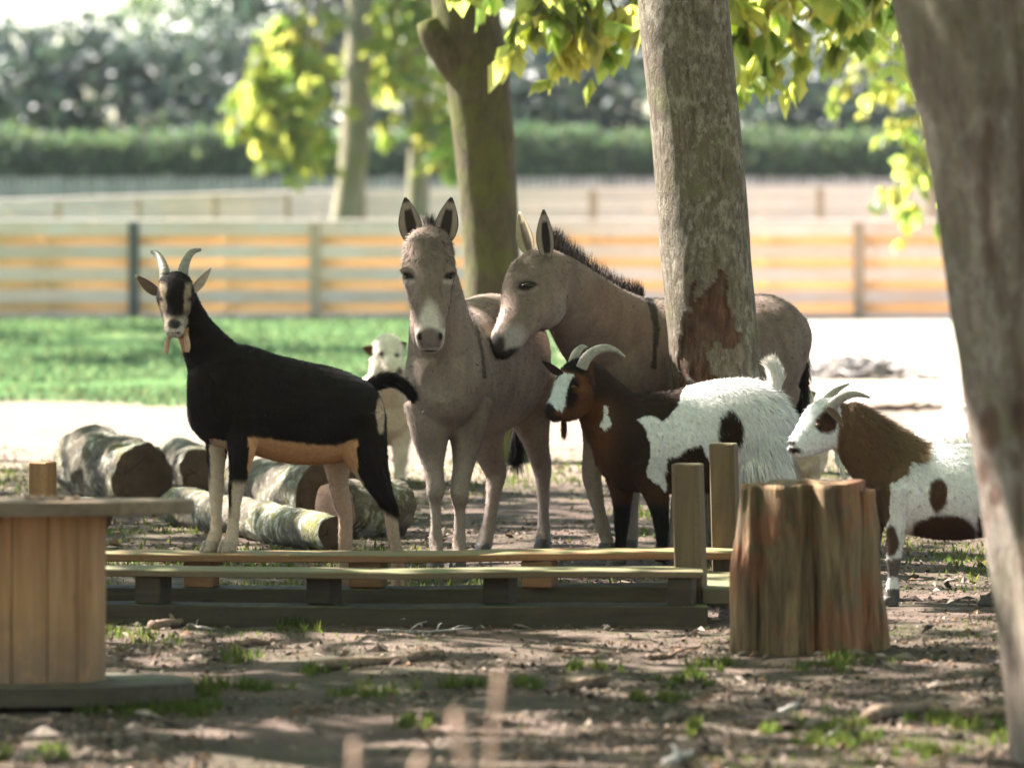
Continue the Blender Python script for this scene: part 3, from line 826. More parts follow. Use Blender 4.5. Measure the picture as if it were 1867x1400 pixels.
# ------------------------------------------------------------------ low timber frame (two planks on blocks, corner posts)
def lerp(a, b, t): return a + (b - a) * t
fr = thing('timber_frame', 'low wooden frame of two long planks on blocks with short corner posts', 'climbing frame', (P(740, 1135, 18.62)[0], 18.62, 0))
def bx_part(name, px0, px1, d, dep, z0, z1, mat, yaw=0.0, wid=None, bev=.006, sub=None):
    """box that spans px0..px1 in the photograph at distance d (its near face)"""
    xa = (px0 - 933.5) / FPX * d; xb = (px1 - 933.5) / FPX * d
    w = (xb - xa) if wid is None else wid
    v, g = box(0, 0, 0, w, dep, z1 - z0, bev)
    if w > .8:
        # long boards: cut into lengths so that they can bow a little
        pass
    me = mesh_data(name, v, g, smooth=False); me.materials.append(mat)
    return place(name, me, None, fr, ((xa + xb) / 2 - fr.location.x, d + dep / 2 - fr.location.y, (z0 + z1) / 2), (0, 0, yaw))
def long_plank(name, px0, px1, d0, d1, dep, z0, z1, mat):
    xa = (px0 - 933.5) / FPX * d0; xb = (px1 - 933.5) / FPX * d1
    n = 40
    t = np.linspace(0, 1, n)
    xs_ = lerp(xa, xb, t); yc = lerp(d0, d1, t) + dep / 2
    sag = .003 * np.sin(t * 9) + .004 * vnoise(np.stack([t * 7, t * 0, t * 0], 1), 1, 8)
    ring = []
    b = .0035
    prof = [(-dep / 2, z0 + b), (-dep / 2, z1 - b), (-dep / 2 + b, z1), (dep / 2 - b, z1), (dep / 2, z1 - b), (dep / 2, z0 + b), (dep / 2 - b, z0), (-dep / 2 + b, z0)]
    V = []
    for k in range(n):
        for (y, z) in prof:
            V.append((xs_[k], yc[k] + y + .002 * math.sin(k * 1.7 + z * 40), z + sag[k]))
    F = []; m = len(prof)
    for k in range(n - 1):
        for j in range(m):
            q = (j + 1) % m
            F.append((k * m + j, (k + 1) * m + j, (k + 1) * m + q, k * m + q))
    F.append(tuple(range(m))); F.append(tuple((n - 1) * m + j for j in reversed(range(m))))
    V = np.array(V) - np.array(fr.location)
    me = mesh_data(name, V, F, smooth=False); me.materials.append(mat)
    o = bpy.data.objects.new(name, me); COL.objects.link(o); o.parent = fr
    return o
long_plank('plank', 30, 1282, 18.62, 18.50, .235, .166, .191, M['timber'])
long_plank('plank', 20, 1345, 19.33, 19.42, .26, .165, .193, M['timber_orange'])
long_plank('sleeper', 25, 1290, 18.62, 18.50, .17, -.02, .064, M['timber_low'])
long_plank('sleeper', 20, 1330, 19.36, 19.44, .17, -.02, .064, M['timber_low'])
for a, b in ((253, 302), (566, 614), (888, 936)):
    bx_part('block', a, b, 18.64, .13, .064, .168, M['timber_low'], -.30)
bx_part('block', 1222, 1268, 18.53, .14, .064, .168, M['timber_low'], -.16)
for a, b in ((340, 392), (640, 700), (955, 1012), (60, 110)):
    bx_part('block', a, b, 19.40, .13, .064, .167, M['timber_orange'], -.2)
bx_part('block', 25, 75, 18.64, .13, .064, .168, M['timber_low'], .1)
def corner_post(pxc, top_y, d, wpx, z0, mat, lean=0.0, yaw=.2):
    w = wpx / FPX * d
    z1 = EYE - (top_y - HY) / FPX * d
    v, g = box(0, 0, (z1 - z0) / 2, w, .085, z1 - z0, .005)
    v[:, 0] += v[:, 2] * lean
    me = mesh_data('post', v, g, smooth=False); me.materials.append(mat)
    return place('post', me, None, fr, ((pxc - 933.5) / FPX * d - fr.location.x, d - fr.location.y, z0), (0, 0, yaw))
corner_post(1262, 845, 18.72, 52, -.01, M['timber_up'], -.03, -.26)
corner_post(1326, 808, 19.70, 46, -.01, M['timber_up'], -.025, -.26)
corner_post(78, 842, 19.72, 38, -.01, M['timber_post_orange'], .0, -.42)
# cross member that ties the two sides at the end by the stump
v, g = box(0, 0, .03, .11, .80, .06, .005)
me = mesh_data('cross_member', v, g, smooth=False); me.materials.append(M['timber'])
place('cross_member', me, None, fr, (P(1310, 1100, 19.0)[0] - fr.location.x, 19.02 - fr.location.y, .066), (0, 0, -.05))
me2 = me.copy(); place('cross_member', me2, None, fr, (P(50, 1100, 19.0)[0] - fr.location.x, 19.02 - fr.location.y, .066))

# ------------------------------------------------------------------ cable spool
SP = np.array([P(38, 1300, 15.85)[0], 15.85, 0.0])
spool = thing('cable_spool', 'wooden cable spool with upright staves used as a table', 'cable spool', tuple(SP), rot=(math.radians(-2.7), 0, 0))
RD, RS = .535, .262
def disc(z0, z1, rad, nplank, mat, ang, name):
    edges = np.linspace(-rad, rad, nplank + 1)
    for k in range(nplank):
        a, b = edges[k] + .0015, edges[k + 1] - .0015
        ysamp = np.linspace(a, b, 9)
        hw = np.sqrt(np.maximum(rad ** 2 - ysamp ** 2, .0004))
        wob = .006 * np.sin(ysamp * 23 + k)
        out = [(h + w, y) for h, y, w in zip(hw, ysamp, wob)] + [(-h + w, y) for h, y, w in reversed(list(zip(hw, ysamp, wob)))]
        m = len(out); V = []; F = []
        bv = .005
        rings = [(z0, -.0), (z0 + bv, bv), (z1 - bv, bv), (z1, 0)]
        for z, gr in rings:
            for (x, y) in out:
                r = math.hypot(x, y)
                V.append((x * (r - .005 + gr) / r if r > .3 * rad else x, y, z))
        for q in range(3):
            for j in range(m):
                i2 = (j + 1) % m
                F.append((q * m + j, q * m + i2, (q + 1) * m + i2, (q + 1) * m + j))
        F.append(tuple(reversed(range(m)))); F.append(tuple(3 * m + j for j in range(m)))
        me = mesh_data(name, V, F, smooth=False); me.materials.append(mat)
        place(name, me, None, spool, (0, 0, random.uniform(-.0015, .0015)), (0, 0, ang))
disc(.005, .062, RD, 6, M['timber_low'], .35, 'disc_board')
disc(.575, .618, RD, 6, M['spool_disc'], -.15, 'disc_board')
NS = 15
for k in range(NS):
    a0 = 2 * math.pi * k / NS + .09; a1 = 2 * math.pi * (k + 1) / NS + .09
    g = .005
    rr = RS + random.uniform(-.004, .004)
    V = []; F = []
    prof = [(rr - .03, a0 + g), (rr - .004, a0 + g), (rr, a0 + g * 3.2)] + [(rr, lerp(a0, a1, t)) for t in (.25, .5, .75)] + [(rr, a1 - g * 3.2), (rr - .004, a1 - g), (rr - .03, a1 - g)]
    m = len(prof)
    for z in (.061, .20, .40, .576):
        for (r, a) in prof: V.append((r * math.cos(a), r * math.sin(a), z))
    for q in range(3):
        for j in range(m):
            i2 = (j + 1) % m
            F.append((q * m + j, q * m + i2, (q + 1) * m + i2, (q + 1) * m + j))
    F.append(tuple(reversed(range(m)))); F.append(tuple(3 * m + j for j in range(m)))
    me = mesh_data('stave', V, F, smooth=False); me.materials.append(M['stave'])
    place('stave', me, None, spool, (0, 0, 0))
# fallen chestnut husks left on the spool
M['husk'] = plain('chestnut_husk', (0.30, 0.20, 0.14), .8, .2, 60, .5)
hus = [(78, 20), (96, 5), (112, 25), (125, -10), (62, 8), (140, 15), (50, 30)]
for k, (px, dd) in enumerate(hus):
    c = P(px, 900, 15.62 + dd * .004); c[2] = .626 + .008
    v, f = ball((0, 0, 0), (.013, .012, .011), 10, 7)
    v = v * (1 + .25 * vnoise(v, 140, 30 + k))[:, None]
    o = obj('nut_husk', v + c, f, M['husk'], base=c, label='small brown nut husk lying on the cable spool top', cat='nut husk', group='nut husks on the spool')

# ------------------------------------------------------------------ split stump
ST = np.array([P(1478, 1190, 17.42)[0], 17.46, 0.0])
def stump_mat():
    t = NT('split_stump')
    v = t.coords((16, 16, 1.6)); v0 = t.coords()
    g = t.noise(v, 1.0, 8, .65, 1.0); bg_ = t.noise(v0, 4.5, 5, .65); sm = t.noise(t.coords((60, 60, 5)), 1.0, 4, .6, .4)
    c = t.ramp(g, [(.30, (.035, .023, .013)), (.5, (.14, .092, .048)), (.70, (.25, .17, .09))])
    c = t.mix(t.step(bg_, .46, .60), c, t.ramp(g, [(.3, (.07, .028, .014)), (.55, (.22, .095, .045)), (.8, (.32, .16, .08))]))
    c = t.mix(t.math('MULTIPLY', t.step(t.noise(v0, 5.5, 6, .7), .56, .68), .55), c, (.12, .11, .045))
    c = t.mix(t.math('MULTIPLY', t.step(sm, .52, .68), .55), c, (.04, .025, .015))
    return t.finish(c, .85, t.bump(t.math('ADD', g, t.math('MULTIPLY', sm, .5)), .9, .02), .2)
M['stump'] = stump_mat()
sthing = thing('tree_stump', 'upright split tree stump with fluted reddish wood beside the timber frame', 'stump', tuple(ST))
def billet(cx, cy, rx, ry, h, lob, seed, tilt=(0, 0), nh=30, seg=72):
    """one upright piece of the stump with flutes and torn fibres"""
    th = np.linspace(0, 2 * math.pi, seg, endpoint=False)
    V = []
    zz = np.linspace(-.01, h, nh)
    for z in zz:
        k = 1 + .07 * math.exp(-z / .12) - .02 * z
        r = 1 + lob * np.cos(3 * th + seed + .8 * math.sin(z * 2 + seed)) + lob * .6 * np.cos(5 * th - seed * 2 + z)
        p = np.stack([cx + rx * k * r * np.cos(th) + tilt[0] * z, cy + ry * k * r * np.sin(th) + tilt[1] * z, np.full(seg, z)], 1)
        o = np.stack([np.cos(th), np.sin(th), 0 * th], 1)
        p = p + o * (.022 * fbm(p * [1, 1, .3], 12, 3, seed) + .010 * fbm(p * [1, 1, .10], 45, 2, seed + 3))[:, None]
        V.append(p)
    V = np.vstack(V)
    top = V[-seg:]; V[-seg:, 2] += .012 * fbm(top, 12, 3, seed + 7)
    F = [(i * seg + j, i * seg + (j + 1) % seg, (i + 1) * seg + (j + 1) % seg, (i + 1) * seg + j) for i in range(nh - 1) for j in range(seg)]
    ctr = top.mean(0); V2 = [V]
    n0 = len(V)
    V2.append(ctr + (top - ctr) * .5 + [0, 0, -.006]); V2.append([ctr - [0, 0, .01]])
    a = n0 - seg
    F += [(a + j, a + (j + 1) % seg, n0 + (j + 1) % seg, n0 + j) for j in range(seg)]
    F += [(n0 + j, n0 + (j + 1) % seg, n0 + seg) for j in range(seg)]
    return np.vstack(V2), F
for (cx, cy, rx, ry, h, lob, sd, ti) in [(-.078, -.02, .10, .14, .578, .09, 2, (.0, 0)), (.09, -.01, .112, .15, .582, .09, 5, (-.03, 0)), (.20, .04, .066, .12, .552, .07, 7, (-.07, 0)), (-.232, -.03, .042, .07, .574, .05, 9, (.05, 0)), (0, .1, .15, .12, .56, .05, 12, (0, 0))]:
    v, f = billet(cx, cy, rx, ry, h, lob, sd, ti)
    obj('stump_lobe', v + ST, f, M['stump'], sthing)

# ------------------------------------------------------------------ logs
def log(label, p0, p1, r0, r1, seed, mossy=1.0, squash=1.0):
    p0 = np.asarray(p0, float); p1 = np.asarray(p1, float)
    n = 36; seg = 44
    t = np.linspace(0, 1, n)[:, None]
    C = p0 + (p1 - p0) * t
    r = r0 + (r1 - r0) * t[:, 0]
    V, F = loft_w(C, r * squash, r, (0, 0, 1), seg)
    ctr = np.vstack([np.repeat(C, seg, 0), C[0], C[-1]])
    out = V - ctr; rl = np.linalg.norm(out, axis=1)[:, None]; out = out / (rl + 1e-9)
    V = V + out * (r0 * .30 * fbm(V, 5.0, 3, seed) + r0 * .16 * fbm(V, 22, 3, seed + 4))[:, None] * (rl > 1e-6)
    side = [f for f in F if len(f) == 4]; caps = [f for f in F if len(f) == 3]
    base = (p0 + p1) / 2; base[2] = 0
    lg = thing('log', label, 'log', tuple(base))
    col = np.zeros((len(V), 3))
    obj('bark', V[:n * seg], side, M['log'], lg, col=col[:n * seg])
    for nm, sl, cc in (('cut_end', slice(0, seg), C[0]), ('cut_end', slice((n - 1) * seg, n * seg), C[-1])):
        ring = V[sl]; d = (cc - C[n // 2]); d /= np.linalg.norm(d)
        VV = np.vstack([ring * .985 + cc * .015 + d * .002, cc + (ring - cc) * .8 + d * .008, cc + (ring - cc) * .4 + d * .010, [cc + d * .010]])
        FF = []
        for q in range(2):
            FF += [(q * seg + j, q * seg + (j + 1) % seg, (q + 1) * seg + (j + 1) % seg, (q + 1) * seg + j) for j in range(seg)]
        FF += [(2 * seg + j, 2 * seg + (j + 1) % seg, 3 * seg) for j in range(seg)]
        obj(nm, VV, FF, M['log_end'], lg)
    return lg
def onground(px, d, r):
    p = P(px, 900, d); p[2] = r * .96 - .01; return p
log('thick lichen covered log with dark cut end lying by the goat', onground(262, 25.3, .17), onground(160, 26.3, .185) , .168, .185, 301)
log('short dark log end behind the thick lichen log', onground(368, 26.2, .125), onground(330, 27.2, .13), .118, .125, 302)
log('yellow mossy log with dark cut end under the black goat belly', onground(600, 23.7, .155), onground(440, 25.0, .13), .155, .13, 303)
log('dark log lying behind the hind legs of the black goat', onground(722, 23.2, .14), onground(612, 22.95, .14), .125, .14, 304)
log('long pale lichen log lying slantwise in front of the log pile', onground(612, 22.15, .088), onground(322, 24.0, .095), .082, .095, 305)
log('small grey log half hidden behind the cable spool', onground(178, 23.6, .075), onground(95, 23.9, .08), .07, .08, 306)
log('pale topped log with dark cut end behind the split stump', onground(1492, 22.9, .10), onground(1475, 23.7, .10), .10, .10, 307)

# ------------------------------------------------------------------ fallen branches and sticks
def stick(label, a, b, r, bend, seed, mat='twig', name='fallen_stick', twigs=1, lift=0.6):
    rs = np.random.default_rng(seed)
    n = 7; t = np.linspace(0, 1, n)
    pts = []
    for k in range(n):
        p = np.asarray(a) * (1 - t[k]) + np.asarray(b) * t[k]
        p = p + rs.normal(0, bend, 3) * [1, 1, 0]
        p[2] = GZ(p[0], p[1]) + r * lift + (p[2] if abs(p[2]) > .001 else 0) + abs(rs.normal(0, r * .25))
        pts.append(p)
    parts = [tube(pts, r * np.linspace(1.05, .6, n) * rs.uniform(.85, 1.15, n), 9, 4)]
    for q in range(twigs):
        s = pts[rs.integers(2, n - 1)]; d = (np.asarray(b) - np.asarray(a)); d = d / (np.linalg.norm(d) + 1e-9)
        e = s + d * rs.uniform(.05, .14) + np.array([rs.normal(0, .05), rs.normal(0, .05), rs.uniform(.0, .04)])
        parts.append(tube([s, (s + e) / 2 + [0, 0, .008], e], [r * .5, r * .4, r * .2], 6, 3))
    v, f = join(parts)
    v = v + (r * .22 * fbm(v, 30, 2, seed))[:, None] * np.array([.3, .6, .8])
    base = (np.asarray(a) + np.asarray(b)) / 2; base[2] = 0
    return obj(name, v, f, M[mat], base=base, label=label, cat='stick', group=None)
def gp(px, py):
    d = EYE * FPX / (py - HY); p = P(px, py, d); p[2] = 0; return p
stick('long straight brown stick lying on the bare ground before the frame', gp(598, 1224), gp(815, 1196), .019, .006, 1)
stick('thick short brown stick lying beside a sunlit patch', gp(1022, 1264), gp(1112, 1252), .020, .006, 2)
stick('thin crooked stick close to the timber frame', gp(1000, 1186), gp(1088, 1190), .012, .008, 3)
stick('short dark stick on sunlit chips before the frame', gp(432, 1182), gp(500, 1178), .014, .004, 4)
stick('broken piece of wood leaning at the frame sleeper', gp(280, 1150), gp(338, 1134), .020, .003, 5)
stick('pale thin twig lying beside the broken piece of wood', gp(342, 1136), gp(388, 1148), .006, .003, 6, 'twig_grey')
stick('long thin pale twig along the frame sleeper', gp(690, 1152), gp(860, 1142), .006, .012, 7, 'twig_grey', twigs=3)
stick('thick bent dark branch near the leaning trunk', gp(1592, 1312), gp(1700, 1282), .026, .008, 8)
stick('dark straight branch at the foot of the leaning trunk', gp(1700, 1300), gp(1860, 1306), .022, .006, 9)
stick('small pale chip of wood on the shaded ground', gp(1420, 1305), gp(1455, 1288), .012, .002, 10, 'twig_grey', twigs=0)
stick('upright pale splinter among the grass tufts', gp(1518, 1338), gp(1530, 1318), .010, .002, 11, 'twig_grey', twigs=0)
stick('pale dry stick on the sunny foreground ground', gp(1215, 1400), gp(1262, 1380), .016, .004, 12, 'twig_grey')
stick('thin twig looping beside the frame sleeper', gp(640, 1112), gp(765, 1140), .007, .02, 13, 'twig_grey', twigs=3)
stick('brown stick near the split stump', gp(1180, 1204), gp(1250, 1196), .011, .006, 14)
stick('dark branch lying in the sunny paddock', gp(1600, 752), gp(1705, 745), .03, .03, 15, 'twig', twigs=4)
stick('short brown branch lying on bright ground behind the right goat', gp(1600, 797), gp(1640, 790), .022, .01, 16, 'twig', twigs=2)

# heap of grey branches in the far paddock
hb = gp(1555, 690)
parts = []
for k in range(90):
    a = rng.uniform(0, 2 * math.pi); rr = abs(rng.normal(0, .28))
    c = hb + [rr * math.cos(a) * 1.25, rr * math.sin(a) * .8, max(0, .17 - .3 * rr) * rng.uniform(.3, 1) + .015]
    d = rng.normal(0, 1, 3); d[2] *= .25; d = d / np.linalg.norm(d) * rng.uniform(.1, .26)
    parts.append(tube([c - d, c + rng.normal(0, .015, 3), c + d], np.array([.022, .018, .008]) * rng.uniform(.6, 1.4), 6, 2))
v, f = join(parts); v[:, 2] = np.maximum(v[:, 2], -.01)
obj('branch_heap', v, f, M['twig_grey'], base=hb, label='heap of grey dead branches lying in the sunny paddock', cat='branch heap', kind='stuff')

# out of focus dry stems standing close to the lens
for k, (px, pyt, d, r, lean, lab) in enumerate([(648, 1352, 8.4, .0075, -.02, 'short dry stem with thick tip'), (830, 1300, 8.0, .0085, -.10, 'bent pale dry stem'), (912, 1225, 8.6, .006, .01, 'tall thin upright dry stem'), (770, 1380, 8.2, .008, .10, 'pale dry stem leaning against the bent one')]):
    tp = P(px, pyt, d)
    b = np.array([tp[0] - lean * 2.2, d + .05, 0.0])
    q = [b - [0, 0, .02], b * .7 + tp * .3 + [.015, 0, 0], b * .3 + tp * .7 + [-.012, 0, 0], tp]
    v, f = join([tube(q, [r * 1.1, r, r * .9, r * .8], 8, 5), tube([q[2], q[2] + [.03 * (1 if k % 2 else -1), 0, .05], q[2] + [.05 * (1 if k % 2 else -1), .01, .09]], [r * .6, r * .5, r * .25], 6, 3)])
    obj('dry_stem', v, f, M['stem'], base=b, label=lab + ' rising from the foreground ground', cat='plant stem')
# ------------------------------------------------------------------ animals
M['coat'] = coat_mat('animal_coat')
M['horn'] = plain('horn', (0.16, 0.145, 0.11), .5, .4, 45, .35)
M['horn_pale'] = plain('pale_horn', (0.22, 0.20, 0.16), .5, .4, 45, .3)
M['hoof'] = plain('hoof', (0.06, 0.05, 0.042), .6, .3, 60, .4)
M['hoof_pale'] = plain('pale_hoof', (0.30, 0.23, 0.17), .6, .3, 60, .4)
def eye_mat(name, c):
    t = NT(name); n = t.noise(t.coords(), 90, 2)
    return t.finish(t.ramp(n, [(.3, c), (.7, tuple(x * 1.6 for x in c))]), .3, None, .25)
M['eye'] = eye_mat('dark_eye', (0.012, 0.007, 0.004))
M['eye_amber'] = eye_mat('amber_eye', (0.05, 0.03, 0.012))

def remesh(parts, voxel, smooth_it=4):
    V, F = join(parts)
    me = bpy.data.meshes.new('tmp'); me.from_pydata([tuple(v) for v in V], [], F); me.update()
    o = bpy.data.objects.new('tmp', me); COL.objects.link(o)
    m = o.modifiers.new('r', 'REMESH'); m.mode = 'VOXEL'; m.voxel_size = voxel
    s = o.modifiers.new('s', 'SMOOTH'); s.factor = .5; s.iterations = smooth_it
    dg = bpy.context.evaluated_depsgraph_get(); dg.update()
    ev = o.evaluated_get(dg); out = bpy.data.meshes.new_from_object(ev)
    n = len(out.vertices); v = np.zeros(n * 3); out.vertices.foreach_get('co', v)
    L = np.zeros(len(out.loops), np.int32); out.loops.foreach_get('vertex_index', L)
    q = L.reshape(-1, 4) if len(L) == 4 * len(out.polygons) else None
    if q is None:
        q = np.array([list(p.vertices) + ([p.vertices[-1]] if len(p.vertices) == 3 else []) for p in out.polygons])
    bpy.data.objects.remove(o); bpy.data.meshes.remove(me); bpy.data.meshes.remove(out)
    return v.reshape(-1, 3), q

def vnormals(V, Q):
    n = np.cross(V[Q[:, 2]] - V[Q[:, 0]], V[Q[:, 3]] - V[Q[:, 1]])
    N = np.zeros_like(V)
    for k in range(4): np.add.at(N, Q[:, k], n)
    return N / (np.linalg.norm(N, axis=1)[:, None] + 1e-12), np.linalg.norm(n, axis=1) * .5

def ear(base, tip, half, opening, cin, cout, rim=None, curl=.8, thick=.005, belly=.45, inner_dark=None):
    """cupped ear: inner and outer skin, closed round the rim; returns points, quads, colours"""
    base = np.asarray(base, float); tip = np.asarray(tip, float)
    ax = tip - base; L = np.linalg.norm(ax); ax /= L
    op = np.asarray(opening, float); op = op - (op @ ax) * ax; op /= np.linalg.norm(op)
    sd = np.cross(ax, op)
    nu, nv = 15, 13
    V = []; C = []
    for layer in (0, 1):
        for i in range(nu):
            u = i / (nu - 1)
            w = half * (math.sin(math.pi * min(1, u * .93 + .05) ** (1 - belly * .6)) ** .75) * (1 - .25 * (u < .15) * (.15 - u) / .15)
            w = max(w, half * .06)
            if u < .3: w = max(w, half * .5)
            for j in range(nv):
                v = -1 + 2 * j / (nv - 1)
                ang = v * (1.15 if u < .5 else 1.15 - .5 * (u - .5)) * curl
                x = w * math.sin(ang) / max(.6, math.sin(min(1.57, 1.15 * curl))); d = w * (1 - math.cos(ang)) * 1.15
                p = base + ax * (u * L) + sd * x + op * d - op * (.10 * L * u * u * 0)
                if layer: p = p - op * thick * math.cos(ang) - sd * thick * math.sin(ang) * -1 * .0
                V.append(p)
                c = np.array(cin if layer == 0 else cout, float)
                if layer == 0 and inner_dark is not None and abs(v) < .42 and .12 < u < .72: c = np.array(inner_dark, float)
                if rim is not None and (abs(v) > .86 or u > .88): c = np.array(rim, float)
                C.append(c)
    F = []
    o = nu * nv
    for i in range(nu - 1):
        for j in range(nv - 1):
            a = i * nv + j
            F.append((a, a + nv, a + nv + 1, a + 1)); F.append((o + a, o + a + 1, o + a + nv + 1, o + a + nv))
    for i in range(nu - 1):
        a = i * nv; b = i * nv + nv - 1
        F.append((a, o + a, o + a + nv, a + nv)); F.append((b, b + nv, o + b + nv, o + b))
    for j in range(nv - 1):
        a = j; b = (nu - 1) * nv + j
        F.append((a, a + 1, o + a + 1, o + a)); F.append((b, o + b, o + b + 1, b + 1))
    return np.array(V), np.array(F), np.array(C)

def mixc(base, c, m):
    return base * (1 - m[:, None]) + np.asarray(c, float)[None, :] * m[:, None]
def ell(px, py, cx, cy, rx, ry, soft=.12, ang=0.0):
    x = px - cx; y = py - cy; ca, sa = math.cos(ang), math.sin(ang)
    e = np.sqrt(((x * ca + y * sa) / rx) ** 2 + ((-x * sa + y * ca) / ry) ** 2)
    return np.clip((1 + soft - e) / (2 * soft), 0, 1)
def sstep(v, lo, hi):
    t = np.clip((v - lo) / (hi - lo), 0, 1); return t * t * (3 - 2 * t)

def blades(Pn, Nn, Dn, L, W, col):
    n = len(Pn)
    S = np.cross(Dn, Nn + rng.normal(0, .5, (n, 3))); S /= np.linalg.norm(S, axis=1)[:, None] + 1e-9
    a = Pn - S * (W / 2)[:, None] - Nn * .001; b = Pn + S * (W / 2)[:, None] - Nn * .001; c = Pn + Dn * L[:, None]
    V = np.stack([a, b, c], 1).reshape(-1, 3)
    return V, np.arange(3 * n).reshape(-1, 3), np.repeat(col, 3, 0), np.repeat(Nn, 3, 0)

def hair_obj(name, bl, parent, mat):
    V, F, C, N = bl
    o = obj(name, V, F, mat, parent, col=C)
    o.data.normals_split_custom_set_from_vertices(N.tolist())
    return o

def claw_hoof(p, r, fwd, cloven, mat, parent):
    """hoof under a leg end p (on the ground); fwd is the way the toe points"""
    fwd = np.asarray(fwd, float); fwd = fwd / np.linalg.norm(fwd); sd = np.array([-fwd[1], fwd[0], 0])
    parts = []
    z0 = p[2] - .004
    offs = (-.46, .46) if cloven else (0,)
    for s in offs:
        w = r * (.50 if cloven else 1.0); l = r * (1.15 if cloven else 1.08)
        H = r * (1.7 if cloven else 1.55)
        n = 16; th = np.linspace(0, 2 * math.pi, n, endpoint=False)
        V = []
        for z, k, sh in ((0, 1.12, .34), (.35, 1.06, .24), (.7, .97, .10), (1.0, .90, 0.0)):
            rad = np.where(np.cos(th) > 0, l * 1.18, l * .9)
            q = np.stack([np.cos(th) * rad * k + sh * r, np.sin(th) * w * k + s * r, np.full(n, z * H)], 1)
            V.append(p * [1, 1, 0] + np.array([0, 0, z0]) + q[:, :1] * fwd + q[:, 1:2] * sd + q[:, 2:] * [0, 0, 1])
        V = np.vstack(V)
        F = [(i * n + j, i * n + (j + 1) % n, (i + 1) * n + (j + 1) % n, (i + 1) * n + j) for i in range(3) for j in range(n)]
        F.append(tuple(reversed(range(n)))); F.append(tuple(3 * n + j for j in range(n)))
        parts.append((V, F))
    v, f = join(parts)
    return obj('hoof', v, f, mat, parent)

def animal(name, label, cat, base, bodyparts, legs, d0, colour, ears=(), voxel=.0075, fur_n=60000, fur_len=.014, fur_w=.0022, flow=(.55, 0, -.85), lift=.32, cloven=True, hoof_mat='hoof',
           fwd=(-1, 0, 0), fur_fn=None, group=None, smooth_it=4, ground=True):
    root = thing(name, label, cat, base, group)
    parts = list(bodyparts); feet = []
    for st in legs:
        st = np.asarray(st, float).copy()
        e = P(st[-1, 0], st[-1, 1], d0 + st[-1, 2])
        tz = st[-1, 5] if st.shape[1] > 5 else None
        fz = GZ(e[0], e[1]) if tz is None or np.isnan(tz) else tz
        # put the foot exactly on what carries it
        st[-1, 1] = HY + (EYE - fz - .018) / (d0 + st[-1, 2]) * FPX
        parts.append(loft(st[:, :5], d0, seg=14, sub=5))
        feet.append((np.array([e[0], e[1], fz]), st[-1, 3] / FPX * d0))
    V, Q = remesh(parts, voxel, smooth_it)
    N, _ = vnormals(V, Q)
    C = colour(V, N)
    allV, allQ, allC = [V], [Q], [C]
    o = len(V)
    for e in ears:
        v, f, c = e
        allV.append(v); allQ.append(f + o); allC.append(c); o += len(v)
    body = obj('body', np.vstack(allV), np.vstack(allQ), M['coat'], root, col=np.vstack(allC))
    for p, r in feet: claw_hoof(p, r, fwd, cloven, M[hoof_mat], root)
    # short coat of separate hairs
    _, A = vnormals(V, Q)
    f = rng.choice(len(Q), fur_n, p=A / A.sum())
    u, w = rng.uniform(0, 1, fur_n)[:, None], rng.uniform(0, 1, fur_n)[:, None]
    a, b, c_, d_ = (V[Q[f, k]] for k in range(4))
    pt = (a * (1 - u) + b * u) * (1 - w) + (d_ * (1 - u) + c_ * u) * w
    nn = (N[Q[f, 0]] + N[Q[f, 1]] + N[Q[f, 2]] + N[Q[f, 3]]); nn /= np.linalg.norm(nn, axis=1)[:, None]
    cc = colour(pt, nn) * (1 + rng.normal(0, .16, (fur_n, 1)))
    L = fur_len * rng.uniform(.6, 1.3, fur_n); lf = np.full(fur_n, lift)
    fl = np.tile(np.asarray(flow, float), (fur_n, 1))
    if fur_fn is not None: L, lf, fl = fur_fn(pt, L, lf, fl)
    ft = fl - (fl * nn).sum(1)[:, None] * nn
    ft /= np.linalg.norm(ft, axis=1)[:, None] + 1e-6
    dn = ft + nn * lf[:, None] + rng.normal(0, .22, (fur_n, 3)); dn /= np.linalg.norm(dn, axis=1)[:, None]
    keep = pt[:, 2] > .03
    hair_obj('fur', blades(pt[keep], nn[keep], dn[keep], L[keep], fur_w * rng.uniform(.7, 1.4, keep.sum()), np.clip(cc[keep], 0, 1)), body, M['coat'])
    return root

